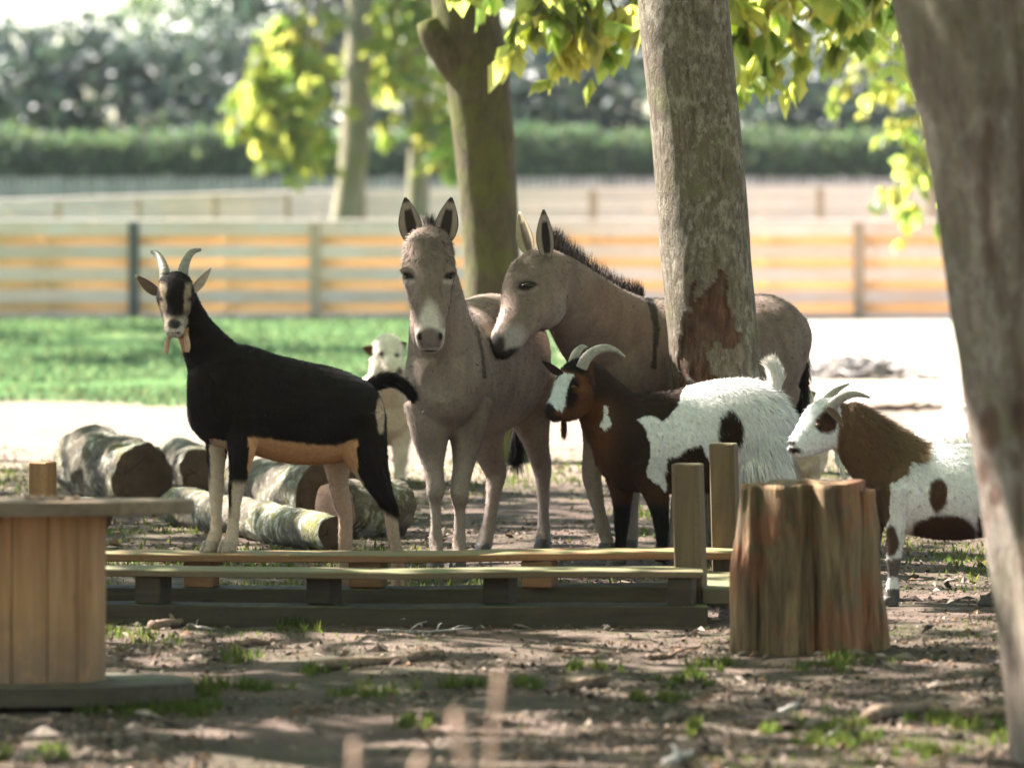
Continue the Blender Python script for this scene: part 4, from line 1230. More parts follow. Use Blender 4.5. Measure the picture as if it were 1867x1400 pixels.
def horn(st, d0, parent, mat, rings=True):
    A = catmull(np.asarray(st, float), 8)
    C = np.array([P(r[0], r[1], d0 + r[2]) for r in A]); k = d0 / FPX
    rr = A[:, 3] * k
    if rings: rr = rr * (1 + .05 * np.sin(np.arange(len(rr)) * 2.1))
    v, f = loft_w(C, rr, rr * .8, (0, 1, 0), 14)
    return obj('horn', v, f, mat, parent)
def eye(px, py, dy, d0, r, parent, mat='eye', sc=(1, 1, .75)):
    c = P(px, py, d0 + dy); r = r / FPX * d0
    v, f = ball(c, (r * sc[0], r * sc[1], r * sc[2]))
    return obj('eye', v, f, M[mat], parent)
def tuft(name, path, d0, parent, n, L, W, spread, col, droop=(0, 0, -1), rad=.02, lift=.5, vary=.25):
    """bundle of hairs along a path of (px, py, dy)"""
    A = catmull(np.asarray(path, float), 10)
    C = np.array([P(r[0], r[1], d0 + r[2]) for r in A]); T = np.gradient(C, axis=0); T /= np.linalg.norm(T, axis=1)[:, None]
    k = rng.integers(0, len(C), n)
    off = rng.normal(0, 1, (n, 3)); off -= (off * T[k]).sum(1)[:, None] * T[k]; off /= np.linalg.norm(off, axis=1)[:, None] + 1e-9
    rd = np.interp(k / (len(C) - 1), np.linspace(0, 1, len(np.atleast_1d(rad))), np.atleast_1d(rad)) if np.ndim(rad) else np.full(n, rad)
    pt = C[k] + off * (rd * np.sqrt(rng.uniform(0, 1, n)))[:, None]
    dn = T[k] * (1 - lift) + off * spread + np.asarray(droop) * lift + rng.normal(0, .12, (n, 3)); dn /= np.linalg.norm(dn, axis=1)[:, None]
    cc = np.tile(np.asarray(col, float), (n, 1)) * (1 + rng.normal(0, vary, (n, 1)))
    return hair_obj(name, blades(pt, off, dn, L * rng.uniform(.6, 1.25, n), W * rng.uniform(.7, 1.3, n), np.clip(cc, 0, 1)), parent, M['coat'])

X = (1, 0, 0)
BLK = (.011, .008, .0065); BEIGE = (.50, .37, .26); TAN = (.52, .27, .13)

# ---- black goat, forelegs on the plank
DG = 19.62
tz = .193
bp = [loft([(343, 722, 0, 40, 32), (352, 722, 0, 62, 42), (378, 722, .0, 86, 55), (420, 722, .01, 96, 62), (480, 737, .05, 94, 70), (540, 752, .10, 94, 77), (600, 757, .16, 88, 77), (640, 755, .20, 76, 68), (672, 750, .23, 56, 52), (690, 747, .25, 26, 26)], DG, sub=6, seg=28),
      loft([(420, 705, .02, 72, 52), (388, 655, .0, 52, 40), (360, 608, -.02, 36, 31), (341, 570, -.02, 30, 27), (330, 540, -.01, 27, 27), (325, 522, 0, 22, 24)], DG, sub=6, seg=24),
      loft([(321, 500, -.02, 14, 16), (321, 510, -.03, 27, 27), (320, 527, -.05, 36, 33), (320, 545, -.08, 36, 34), (319, 566, -.11, 29, 26), (318, 586, -.14, 23, 19), (318, 600, -.16, 20, 18), (318, 609, -.165, 15, 15), (318, 615, -.165, 7, 8)], DG, X, sub=6, seg=24),
      loft([(330, 600, -.05, 24, 20), (326, 585, -.09, 18, 17), (321, 600, -.12, 12, 13)], DG, X)]
nan = float('nan')
legs = [[(444, 760, -.05, 40, 30, nan), (441, 815, -.07, 27, 22, nan), (435, 862, -.08, 18, 16, nan), (430, 893, -.08, 14.5, 13.5, nan), (427, 930, -.09, 10.5, 10.5, nan), (425, 962, -.10, 11, 11, nan), (422, 982, -.11, 13, 13, nan), (418, 1003, -.12, 13, 13, tz)],
        [(402, 760, .08, 34, 28, nan), (396, 815, .07, 21, 20, nan), (394, 855, .06, 15, 15, nan), (394, 886, .04, 14, 13.5, nan), (394, 930, .0, 10.5, 10.5, nan), (394, 962, -.03, 11, 11, nan), (390, 982, -.06, 13, 13, nan), (386, 1003, -.09, 13, 13, tz)],
        [(650, 765, .14, 56, 42, nan), (664, 820, .12, 44, 34, nan), (684, 868, .11, 28, 23, nan), (701, 906, .11, 18, 16, nan), (713, 932, .12, 15, 12, nan), (715, 962, .14, 11.5, 11, nan), (722, 1002, .18, 11, 11, nan), (726, 1050, .22, 12, 12, nan), (724, 1076, .24, 13, 13, nan)],
        [(622, 785, .26, 50, 36, nan), (616, 835, .28, 29, 25, nan), (617, 878, .30, 18.5, 18, nan), (625, 918, .31, 16, 14, nan), (630, 942, .32, 13.5, 12, nan), (629, 1000, .34, 12.5, 11, nan), (628, 1050, .36, 12, 12, nan), (624, 1072, .38, 13, 13, nan)]]
def col_black(V, N):
    px, py = proj(V); dy = V[:, 1] - DG
    px = px + 3 * fbm(V, 40, 2, 1); py = py + 3 * fbm(V, 40, 2, 2)
    c = np.tile(np.array(BLK), (len(V), 1))
    warm = sstep(fbm(V, 6, 3, 5), .05, .5) * sstep(py, 720, 640) * sstep(px, 380, 440)
    c = mixc(c, (.055, .030, .022), warm * .8)  # brownish highlights of the upper coat, put into its colour
    c = c * (1 + .6 * fbm(V * [.5, 1, 1], 30, 3, 6))[:, None]
    # belly and insides of the legs
    belly = np.clip(((py - np.interp(px, [380, 455, 560, 610, 640], [800, 795, 809, 813, 802])) / 4) + .5, 0, 1) * (px > 452) * (px < 652) * (py < 900)
    c = mixc(c, TAN, belly)
    arm = ell(px, py, 404, 808, 24, 12) * (dy > -.06); c = mixc(c, TAN, arm * .8)
    far_fore = (px < 412) * (py > 802) * 1.0; c = mixc(c, BEIGE, far_fore)
    c = mixc(c, BLK, far_fore * np.clip((383 + (py - 800) * .03 - px) / 3, 0, 1) * sstep(py, 905, 850))
    c = mixc(c, BEIGE, (px >= 408) * (px < 470) * sstep(py, 872, 888))
    c = mixc(c, BLK, (px < 432) * (px > 412) * sstep(py, 872, 884) * sstep(py, 950, 920) * np.clip((424 - px) / 3, 0, 1))
    far_hind = (dy > .2) * (py > 826) * (px < 652) * 1.0; c = mixc(c, (.46, .31, .21), far_hind)
    nh = (px > 640) * (dy < .27) * (py > 840)
    c = mixc(c, BEIGE, nh * sstep(py - .55 * (px - 705), 930, 945))
    c = mixc(c, BEIGE, nh * np.clip((np.interp(py, [840, 880, 930, 960], [640, 662, 692, 704]) - px) / 3, 0, 1))
    c = mixc(c, BEIGE, ell(px, py, 693, 756, 7, 34) * .8)
    # head
    hd = (py < 622) & (px < 362) & (dy < np.interp(py, [520, 550, 570, 620], [.1, .0, -.09, -.115]))
    ox = np.abs(px - 319.5)
    h = np.tile(np.array(BLK), (len(V), 1))
    stripe = sstep(ox, np.interp(py, [505, 540, 575], [15, 15, 14]), np.interp(py, [505, 540, 575], [18, 18, 16])) * sstep(ox, 31, 26) * sstep(py, 512, 520) * sstep(py, 580, 555)
    h = mixc(h, (.27, .205, .135), stripe)
    h = mixc(h, (.02, .014, .01), ell(px, py, 291, 545, 8, 4.5, .3, .4) + ell(px, py, 348, 544, 8, 4.5, .3, -.4))
    h = mixc(h, (.36, .30, .22), sstep(py + .3 * ox, 574, 588) * (ox < 24))
    h = mixc(h, (.5, .43, .36), sstep(py, 594, 600))
    h = mixc(h, (.035, .03, .028), ell(px, py, 317.5, 590, 13, 8))
    h = mixc(h, (.05, .03, .03), ell(px, py, 318, 608, 12, 1.8))
    c = np.where(hd[:, None], h, c)
    thr = (py > 598) & (py < 640) & (px > 306) & (px < 344) & (~hd) & (N[:, 1] < .2)
    c = np.where(thr[:, None], mixc(c, TAN, np.full(len(V), .85)), c)
    return c
g = None
ears_ = [ear(P(292, 537, DG - .04), P(246, 501, DG - .02), 10.5 / FPX * DG, (-.1, -1, -.25), (.13, .085, .06), (.30, .22, .15), rim=(.42, .33, .25), curl=.9),
         ear(P(345, 533, DG - .04), P(385, 489, DG - .0), 10.5 / FPX * DG, (.75, -.7, -.2), (.40, .31, .25), (.16, .11, .08), rim=(.42, .33, .25), curl=.9)]
g = animal('goat', 'black goat with curved horns and beige legs standing on the timber frame', 'goat', tuple(P(520, 1083, 19.75) * [1, 1, 0]), bp, legs, DG, col_black, ears_, voxel=.0065,
           fur_n=80000, fur_len=.012, fwd=(-.75, -.65, 0), hoof_mat='hoof_pale')
horn([(302, 520, -.045, 11), (301, 503, -.04, 10.5), (298, 487, -.02, 9), (291, 470, .02, 7), (284, 462, .05, 5.5), (276, 459, .07, 3)], DG, g, M['horn'])
horn([(333, 520, -.045, 11), (333, 503, -.04, 10.5), (336, 485, -.02, 9), (344, 467, .02, 7), (353, 458, .05, 5.5), (366, 455, .07, 3)], DG, g, M['horn'])
eye(293.5, 541, -.095, DG, 5.0, g, 'eye_amber'); eye(346, 541, -.095, DG, 5.0, g, 'eye_amber')
M['wattle'] = plain('wattle_skin', (.42, .27, .17), .7, .3, 60, .25)
for st in ([(309, 612, -.08, 4), (305, 624, -.10, 4.5), (303, 637, -.10, 5), (303, 646, -.10, 3.5)], [(337, 604, -.08, 4), (340, 618, -.11, 5), (342, 632, -.11, 5.5), (341, 642, -.11, 3.5)]):
    A = catmull(np.array(st, float), 6); v, f = loft_w(np.array([P(r[0], r[1], DG + r[2]) for r in A]), A[:, 3] * DG / FPX, A[:, 3] * DG / FPX, (0, 1, 0), 10)
    obj('wattle', v, f, M['wattle'], g)
tuft('tail', [(668, 712, .24), (686, 699, .25), (706, 692, .25), (726, 696, .24), (744, 710, .23), (752, 722, .22)], DG, g, 3800, .035, .003, .28, (.012, .009, .008), (0, 0, -.4), [.026, .028, .026, .024, .018, .008], .15)

# ---- donkey facing the lens
DK = 21.15
GREY = (.205, .150, .118); LIGHT = (.33, .262, .215)
bp = [loft([(806, 694, -.06, 40, 38), (808, 694, .0, 72, 60), (815, 692, .14, 104, 78), (832, 684, .34, 116, 88), (862, 674, .6, 124, 101), (890, 664, .85, 127, 104), (910, 652, 1.1, 112, 95), (922, 648, 1.3, 84, 74), (928, 648, 1.42, 40, 40)], DK, X, seg=30, sub=6),
      loft([(815, 690, .22, 92, 76), (808, 630, .12, 82, 64), (800, 570, .03, 70, 52), (791, 515, -.04, 58, 45), (785, 478, -.06, 46, 40), (783, 458, -.06, 32, 34)], DK, X, seg=26, sub=6),
      loft([(781, 425, -.06, 14, 22), (781, 433, -.075, 32, 37), (781, 455, -.10, 50, 45), (781, 478, -.13, 56, 47), (781, 498, -.155, 58, 49), (782, 522, -.19, 52, 43), (783, 552, -.225, 45, 37), (784, 582, -.255, 36, 31), (784, 606, -.275, 32, 28), (784, 624, -.285, 27, 26), (784, 637, -.285, 19, 20), (784, 645, -.28, 8, 9)], DK, X, seg=26, sub=6),
      ]
# brow ridges, breast muscles
for sx in (-1, 1):
    c = P(781 + sx * 37, 494, DK - .222); bp.append(ball(c, (.036, .038, .017)))
    c = P(784 + sx * 17, 612, DK - .325); bp.append(ball(c, (.022, .022, .026)))
legs = [[(784, 735, .10, 50, 44), (785, 795, .08, 35, 31), (790, 848, .06, 20, 18), (794, 882, .04, 17.5, 16.5), (794, 898, .035, 17, 16), (794, 918, .05, 11.5, 11), (795, 960, .05, 10.3, 10.3), (795, 990, .045, 13.5, 13.5), (795, 1010, .01, 11, 11), (794, 1034, -.02, 15, 15)],
        [(848, 735, .16, 54, 46), (850, 795, .13, 32, 29), (845, 848, .10, 20, 19), (838, 886, .07, 18, 17), (838, 905, .06, 17.5, 16.5), (838, 926, .08, 11.5, 11), (838, 962, .08, 10.3, 10.3), (837, 992, .075, 13.5, 13), (836, 1012, .045, 11, 11), (835, 1036, .02, 15, 15)],
        [(885, 735, .95, 62, 50), (885, 795, .95, 36, 30), (897, 842, 1.0, 24, 20), (904, 862, 1.03, 21, 16), (900, 898, 1.01, 14, 14), (893, 945, .98, 12, 12), (887, 975, .96, 14, 14), (881, 1004, .92, 15, 15)],
        [(955, 690, 1.1, 60, 52), (966, 755, 1.12, 40, 38), (979, 812, 1.16, 23, 23), (988, 852, 1.2, 18.5, 17), (990, 888, 1.19, 12.5, 12), (991, 938, 1.16, 10.5, 10.5), (991, 970, 1.14, 13, 12.5), (990, 1002, 1.10, 15, 15)]]
def col_dk1(V, N):
    px, py = proj(V); dy = V[:, 1] - DK
    c = np.tile(np.array(GREY), (len(V), 1)) * (1 + .28 * fbm(V, 4, 3, 8) + .30 * fbm(V * [1, 1, .28], 34, 3, 9))[:, None]
    c = mixc(c, LIGHT, sstep(py, 770, 900) * .55 + 0 * px)
    c = mixc(c, LIGHT, ell(px, py, 800, 745, 46, 40, .5) * .5 * (dy < .3))
    c = mixc(c, (.36, .28, .22), ell(px, py, 925, 790, 90, 34, .5) * .5 * (dy > .2) * (N[:, 2] < -.1))
    line = np.abs(px - np.interp(py, [548, 575, 610, 650, 700], [846, 860, 872, 880, 884])) < 3.2
    c = mixc(c, (.04, .03, .025), (line & (py > 545) & (py < 690) & (dy > .05) & (dy < .8)) * .85)
    hd = (dy < np.interp(py, [430, 520, 560, 650], [.02, -.06, -.15, -.18])) & (py < 650)
    h = c.copy()
    h = h * (1 + .5 * fbm(V * [1, 1, .5], 45, 3, 77) * sstep(py, 500, 460))[:, None]
    h = mixc(h, (.12, .09, .07), sstep(py, 492, 450) * .45)
    h = mixc(h, (.13, .10, .08), ell(px, py, 783, 530, 12, 40, .8) * .3)
    pale = ell(px + 3 * fbm(V, 40, 2, 78), py, 784, 582, 12 + np.clip(py - 545, 0, 60) * .19, 34, .35) * (py < 608)
    h = mixc(h, (.55, .48, .40), pale)
    h = mixc(h, (.46, .38, .31), sstep(py, 594, 602) * sstep(np.abs(px - 784), 16, 24))
    h = mixc(h, (.17, .125, .11), ell(px, py, 784, 617, 21, 20, .18))
    h = mixc(h, (.40, .32, .26), sstep(py, 632, 638) * .7)
    for sx in (-1, 1):
        h = mixc(h, (.02, .015, .013), ell(px, py, 784 + sx * 19, 613, 4.5, 7.5, .3))
        h = mixc(h, (.42, .35, .28), ell(px, py, 782 + sx * 36, 513, 11, 5, .3) * .8)
        h = mixc(h, (.03, .022, .018), ell(px, py, 782 + sx * 37, 503, 11, 6, .25, sx * -.35))
    h = mixc(h, (.04, .03, .028), ell(px, py, 784, 640, 14, 1.8, .3))
    return np.where(hd[:, None], h, c)
ears_ = [ear(P(757, 448, DK - .09), P(739, 360, DK - .06), 21.5 / FPX * DK, (-.12, -1, -.1), (.25, .19, .15), (.17, .13, .10), rim=(.045, .032, .025), curl=.8, belly=.35, inner_dark=(.035, .025, .02)),
         ear(P(806, 448, DK - .09), P(823, 360, DK - .06), 21.5 / FPX * DK, (.12, -1, -.1), (.25, .19, .15), (.17, .13, .10), rim=(.045, .032, .025), curl=.8, belly=.35, inner_dark=(.035, .025, .02))]
def fur_dk1(pt, L, lf, fl):
    px, py = proj(pt); dy = pt[:, 1] - DK
    k = sstep(py, 500, 465) * (dy < .05)
    fl = fl.copy(); hd = dy < -.16
    fl[hd] = np.array([0, -.25, -1.0]) + rng.normal(0, .35, (hd.sum(), 3)) * k[hd][:, None]
    return L * (1 + .7 * k) * (1 - .45 * sstep(py, 540, 600) * hd), lf + .12 * k, fl
dk1 = animal('donkey', 'grey brown donkey facing forward with pale muzzle between the goats', 'donkey', tuple(P(850, 1010, 21.7) * [1, 1, 0]), bp, legs, DK, col_dk1, ears_, voxel=.0085, fur_n=90000, fur_len=.013, fur_w=.0024,
             flow=(.2, .55, -.8), smooth_it=7, cloven=False, fwd=(-.15, -1, 0), fur_fn=fur_dk1)
for sx in (-1, 1): eye(782 + sx * 38, 505, -.226, DK, 6.0, dk1)
tuft('mane', [(781, 432, -.05), (782, 425, -.02), (783, 428, .04), (786, 450, .10), (792, 490, .16), (800, 530, .24)], DK, dk1, 1500, .075, .004, .10, (.05, .038, .03), (0, 0, 1.0), .012, .8)
tl = tuft('tail', [(932, 660, 1.44), (938, 740, 1.48), (942, 790, 1.46)], DK, dk1, 700, .05, .004, .15, (.10, .075, .06), (0, 0, -1), [.02, .016, .014], .4)
tuft('tail_switch', [(942, 770, 1.47), (943, 800, 1.46), (941, 822, 1.46)], DK, tl, 900, .12, .004, .16, (.018, .014, .012), (0, 0, -1), [.014, .022, .02], .6)

# ---- donkey in profile, nose against the first one's flank
D2 = 22.15
bp = [loft([(1078, 668, -.08, 50, 45), (1092, 666, -.07, 76, 60), (1120, 660, -.04, 98, 78), (1170, 654, .02, 110, 92), (1240, 657, .09, 112, 106), (1310, 660, .16, 112, 112), (1370, 648, .23, 114, 106), (1415, 634, .28, 99, 90), (1445, 632, .31, 68, 62), (1460, 635, .33, 30, 30)], D2, sub=6, seg=30),
      loft([(1150, 640, .0, 100, 72), (1095, 600, -.16, 86, 54), (1055, 558, -.33, 70, 46), (1020, 522, -.46, 58, 41), (995, 503, -.53, 50, 37), (980, 500, -.56, 40, 30)], D2, sub=6, seg=26),
      loft([(1004, 470, -.50, 22, 20), (998, 480, -.51, 40, 31), (985, 507, -.55, 58, 40), (969, 541, -.60, 58, 41), (952, 574, -.66, 44, 32), (935, 602, -.71, 33, 26), (920, 625, -.75, 29, 24), (910, 640, -.77, 22, 19), (904, 648, -.78, 10, 10)], D2, sub=6, seg=26),
      loft([(1010, 545, -.55, 30, 24), (996, 565, -.57, 34, 26), (975, 590, -.62, 22, 20)], D2)]
c = P(958, 512, D2 - .68); bp.append(ball(c, (.035, .03, .022)))
legs = [[(1105, 735, -.20, 56, 44), (1090, 805, -.24, 28, 26), (1079, 862, -.25, 19, 17), (1083, 890, -.24, 16, 15), (1092, 930, -.23, 12, 11), (1100, 962, -.22, 12.5, 12), (1106, 984, -.22, 12, 12), (1110, 1006, -.22, 15, 15)],
        [(1130, 735, .12, 56, 44), (1140, 805, .12, 28, 26), (1150, 862, .12, 19, 17), (1152, 890, .12, 16, 15), (1152, 930, .12, 12, 11), (1152, 962, .12, 12, 12), (1152, 984, .12, 12, 12), (1150, 998, .12, 15, 15)],
        [(1395, 715, .16, 66, 48), (1402, 785, .14, 40, 32), (1428, 836, .14, 23, 20), (1443, 866, .15, 19, 16), (1438, 905, .15, 13.5, 13), (1434, 955, .15, 12, 12), (1430, 980, .15, 13, 13), (1426, 1000, .15, 15, 15)],
        [(1375, 715, .38, 62, 46), (1370, 785, .40, 38, 30), (1385, 836, .42, 22, 20), (1398, 862, .43, 18, 16), (1393, 905, .43, 13, 13), (1388, 955, .43, 12, 12), (1386, 978, .43, 13, 13), (1382, 990, .43, 15, 15)]]
def col_dk2(V, N):
    px, py = proj(V); dy = V[:, 1] - D2
    c = np.tile(np.array(GREY) * .93, (len(V), 1)) * (1 + .28 * fbm(V, 4, 3, 12) + .30 * fbm(V * [1, 1, .28], 34, 3, 13))[:, None]
    c = mixc(c, LIGHT, sstep(py, 770, 900) * .5 * (px > 1040))
    line = np.abs(px - np.interp(py, [535, 560, 600, 660], [1178, 1190, 1197, 1192])) < np.interp(py, [540, 640], [8, 4])
    c = mixc(c, (.035, .026, .02), (line & (py < 672) & (px > 1100)) * .9)
    c = mixc(c, (.035, .026, .02), (px > 1160) * (px < 1460) * sstep(N[:, 2], .955, .985) * .8)
    hd = (dy < -.48) & (py < 660) & (px < 1042)
    h = c.copy()
    h = mixc(h, (.27, .22, .18), ell(px, py, 1022, 560, 12, 34, .5, .3) * .6)
    h = mixc(h, (.36, .31, .27), ell(px, py, 936, 616, 24, 22, .4, -.6) * .8)
    h = mixc(h, (.55, .48, .40), ell(px, py, 905, 590, 7, 28, .3, .45) * .7)
    h = mixc(h, (.045, .036, .034), ell(px, py, 905, 630, 15, 24, .25, .1))
    h = mixc(h, (.03, .024, .022), ell(px, py, 922, 646, 26, 7, .3, -.45))
    h = mixc(h, (.40, .33, .27), ell(px, py, 961, 531, 20, 5, .3, -.2) * .35)
    h = mixc(h, (.10, .075, .06), ell(px, py, 961, 510, 24, 4, .4, -.25) * .5)
    h = mixc(h, (.025, .018, .015), ell(px, py, 961, 521, 17, 7.5, .22, -.22))
    h = mixc(h, (.13, .10, .075), ell(px, py, 965, 470, 34, 14, .4, -.3) * .5)
    return np.where(hd[:, None], h, c)
ears_ = [ear(P(999, 472, D2 - .585), P(991, 382, D2 - .58), 16.5 / FPX * D2, (-.30, -1, -.05), (.27, .21, .17), (.19, .15, .11), rim=(.05, .035, .028), curl=.8, belly=.35, inner_dark=(.03, .022, .018)),
         ear(P(969, 466, D2 - .50), P(947, 386, D2 - .44), 18 / FPX * D2, (-.55, -.75, 0), (.33, .28, .18), (.20, .15, .11), rim=(.30, .25, .17), inner_dark=(.12, .09, .06), curl=.75, belly=.35)]  # far ear paler: its back-lit glow is put into the colour
def fur_dk2(pt, L, lf, fl):
    px, py = proj(pt)
    k = sstep(py, 505, 470) * sstep(px, 1010, 985)
    return L * (1 + .7 * k), lf + .15 * k, fl
dk2 = animal('donkey', 'grey donkey in profile nuzzling the other one behind the gnawed trunk', 'donkey', tuple(P(1250, 1000, 22.3) * [1, 1, 0]), bp, legs, D2, col_dk2, ears_, voxel=.0085, fur_n=90000, fur_len=.013, fur_w=.0024,
             flow=(.6, .1, -.75), smooth_it=7, cloven=False, fwd=(-1, -.25, 0), fur_fn=fur_dk2)
eye(961, 521, -.715, D2, 9.0, dk2, sc=(1.25, .8, .55))
tuft('mane', [(1008, 447, -.49), (1030, 462, -.43), (1060, 488, -.32), (1095, 515, -.18), (1130, 536, -.06), (1170, 548, .02)], D2, dk2, 3000, .075, .0042, .14, (.088, .07, .06), (-.12, 0, 1.0), [.016, .018, .018, .016, .014, .008], .9, .45)
tl = tuft('tail', [(1452, 600, .36), (1464, 650, .36), (1464, 700, .34)], D2, dk2, 1100, .10, .004, .15, (.03, .023, .02), (0, 0, -1), [.018, .022, .024], .6)
tuft('tail_switch', [(1462, 670, .35), (1462, 710, .34), (1459, 745, .33)], D2, tl, 1200, .11, .004, .16, (.016, .012, .011), (0, 0, -1), [.02, .026, .022], .6)

# ---- brown and white goat behind the corner posts
DP = 21.08
WHT = (.74, .72, .68); DBR = (.030, .018, .011); RBR = (.105, .042, .016)
bp = [loft([(1080, 808, 0, 40, 32), (1092, 806, 0, 62, 46), (1118, 803, 0, 82, 60), (1165, 806, 0, 90, 70), (1230, 806, 0, 93, 80), (1300, 797, 0, 100, 82), (1360, 786, 0, 94, 76), (1400, 784, 0, 78, 63), (1424, 788, 0, 50, 45), (1434, 794, 0, 20, 20)], DP, sub=6, seg=28),
      loft([(1150, 795, 0, 76, 54), (1115, 758, 0, 60, 45), (1090, 722, -.02, 46, 38), (1073, 698, -.04, 39, 33), (1063, 686, -.05, 30, 27)], DP, sub=6, seg=24),
      loft([(1082, 668, -.03, 14, 14), (1076, 674, -.04, 28, 25), (1061, 688, -.06, 38, 31), (1046, 707, -.09, 37, 29), (1029, 730, -.12, 27, 21), (1015, 746, -.145, 21, 17), (1005, 756, -.16, 16, 14), (999, 761, -.165, 7, 7)], DP, sub=6, seg=24),
      loft([(1060, 735, -.07, 20, 18), (1042, 748, -.10, 18, 16), (1022, 756, -.13, 13, 13)], DP)]
legs = [[(1132, 830, .06, 44, 34), (1133, 890, .07, 23, 20), (1134, 928, .08, 15.5, 15), (1133, 953, .08, 13.5, 13), (1132, 985, .08, 10.5, 10), (1130, 1010, .07, 12, 12), (1126, 1036, .06, 13, 13)],
        [(1185, 840, -.08, 52, 36), (1196, 896, -.09, 26, 21), (1203, 933, -.10, 16.5, 15), (1206, 958, -.10, 14, 13), (1207, 985, -.10, 10.5, 10), (1207, 1012, -.10, 12, 12), (1207, 1038, -.10, 13, 13)],
        [(1378, 805, -.06, 66, 44), (1384, 855, -.08, 46, 36), (1396, 900, -.09, 25, 20), (1408, 935, -.09, 15, 14), (1404, 985, -.09, 10.5, 10), (1402, 1012, -.09, 12, 12), (1400, 1040, -.09, 13, 13)],
        [(1352, 805, .08, 60, 42), (1350, 855, .10, 44, 34), (1358, 900, .11, 24, 20), (1366, 935, .11, 15, 14), (1362, 985, .11, 10, 10), (1360, 1010, .11, 12, 12), (1358, 1036, .11, 13, 13)]]
WPOLY = [(1163, 764), (1185, 756), (1208, 768), (1232, 748), (1243, 716), (1262, 680), (1470, 650), (1470, 1000), (1340, 1000), (1306, 905), (1298, 850), (1278, 812), (1254, 818), (1240, 832), (1217, 834), (1212, 897), (1196, 882), (1177, 862), (1187, 830), (1181, 795)]
FACE = [(1016, 690), (1022, 676), (1034, 681), (1046, 682), (1037, 700), (1030, 722), (1030, 741), (1022, 749), (1012, 746), (1006, 736), (990, 742), (990, 715)]
def col_pinto(V, N):
    px0, py0 = proj(V); dy = V[:, 1] - DP
    px = px0 + 5 * fbm(V, 30, 3, 1); py = py0 + 6 * fbm(V, 30, 3, 2)
    c = np.tile(np.array(RBR), (len(V), 1))
    c = mixc(c, DBR, np.clip(sstep(px, 1100, 1150) * sstep(py, 900, 830) + sstep(py, 740, 715) * (px > 1080), 0, 1))
    c = mixc(c, DBR, sstep(px, 1085, 1140) * .55)
    c = mixc(c, (.009, .007, .006), sstep(py0, 905, 930))
    w = inpoly(px, py, WPOLY) * 1.0
    c = mixc(c, WHT, w)
    c = mixc(c, DBR, ell(px, py, 1331, 786, 23, 38, .06))
    c = mixc(c, WHT, (inpoly(px0 + 2 * fbm(V, 50, 2, 4), py0, [(1100, 738), (1106, 738), (1108, 756), (1116, 774), (1102, 784), (1092, 776), (1101, 762)]) & (dy < 0)) * 1.0)
    c = mixc(c, (.009, .007, .006), (px0 > 1340) * (py0 > 905) * .0)
    hd = (px0 < 1086) & (py0 < 775) & (dy < .2)
    h = np.tile(np.array(RBR) * 1.1, (len(V), 1))
    h = mixc(h, (.012, .010, .008), sstep(py0 - .25 * (px0 - 1050), 684, 676))
    h = mixc(h, (.016, .010, .008), ell(px0, py0, 1042, 715, 13, 30, .25, .15))
    h = mixc(h, (.20, .09, .03), ell(px0, py0, 1062, 708, 16, 6, .4, -.2) * .6)
    h = mixc(h, (.62, .64, .62), inpoly(px0 + 2 * fbm(V, 60, 2, 6), py0, FACE) * 1.0)
    h = mixc(h, (.022, .016, .014), ell(px0, py0, 1001, 747, 8.5, 14, .2, -.2))
    h = mixc(h, (.035, .018, .016), ell(px0, py0, 1008, 762, 16, 7, .3, -.1))
    neckblend = sstep(px0, 1060, 1086)
    c2 = h * (1 - neckblend[:, None]) + c * neckblend[:, None]
    return np.where(hd[:, None], c2, c)
def fur_pinto(pt, L, lf, fl):
    px, py = proj(pt)
    k = sstep(px, 1240, 1400) * sstep(py, 1000, 860)
    L = L * (1 + 1.6 * k) + .055 * sstep(px, 1345, 1410) * sstep(py, 760, 840) * sstep(py, 920, 880)
    fl = fl.copy(); fl[:, 0] = np.where(px > 1330, .25, fl[:, 0])
    return L, lf * (1 - .3 * k), fl
ears_ = [ear(P(1026, 682, DP - .12), P(988, 658, DP - .06), 8.5 / FPX * DP, (-.1, -.9, -.5), (.03, .016, .012), (.02, .012, .01), curl=.8),
         ear(P(1074, 682, DP - .13), P(1086, 704, DP - .16), 9.5 / FPX * DP, (-.6, -.7, -.3), (.045, .02, .014), (.02, .011, .008), curl=.7)]
g2 = animal('goat', 'brown and white goat with white hindquarters behind the frame corner posts', 'goat', tuple(P(1250, 1040, 21.1) * [1, 1, 0]), bp, legs, DP, col_pinto, ears_, voxel=.0068,
            fur_n=100000, fur_len=.016, fwd=(-1, -.2, 0), fur_fn=fur_pinto)
horn([(1060, 672, -.11, 11), (1068, 655, -.11, 10.5), (1083, 641, -.10, 9), (1103, 635, -.08, 7.5), (1122, 639, -.06, 5), (1139, 651, -.05, 2.2)], DP, g2, M['horn_pale'])
horn([(1044, 670, -.05, 10), (1047, 653, -.04, 9), (1053, 641, -.02, 7.5), (1062, 633, .01, 5), (1070, 634, .03, 2.5)], DP, g2, M['horn_pale'])
eye(1046, 706, -.155, DP, 5.0, g2, 'eye_amber'); eye(1027, 694, -.13, DP, 3.5, g2, 'eye_amber')
tuft('tail', [(1412, 712, 0), (1414, 692, 0), (1411, 676, 0), (1407, 668, 0)], DP, g2, 2600, .05, .003, .32, (.74, .70, .62), (-.1, 0, .6), [.024, .026, .022, .014], .15, .12)
tuft('beard', [(1028, 764, -.13), (1028, 776, -.13), (1028, 786, -.13)], DP, g2, 500, .042, .0028, .12, (.06, .03, .02), (0, 0, -1), [.012, .008, .003], .5)
tuft('skirt_hair', [(1352, 845, -.10), (1380, 850, -.14), (1405, 848, -.12), (1425, 840, -.04), (1428, 838, .04)], DP, g2, 5200, .10, .003, .10, (.74, .70, .64), (.05, 0, -1), [.05, .05, .045, .04, .03], .85, .14)

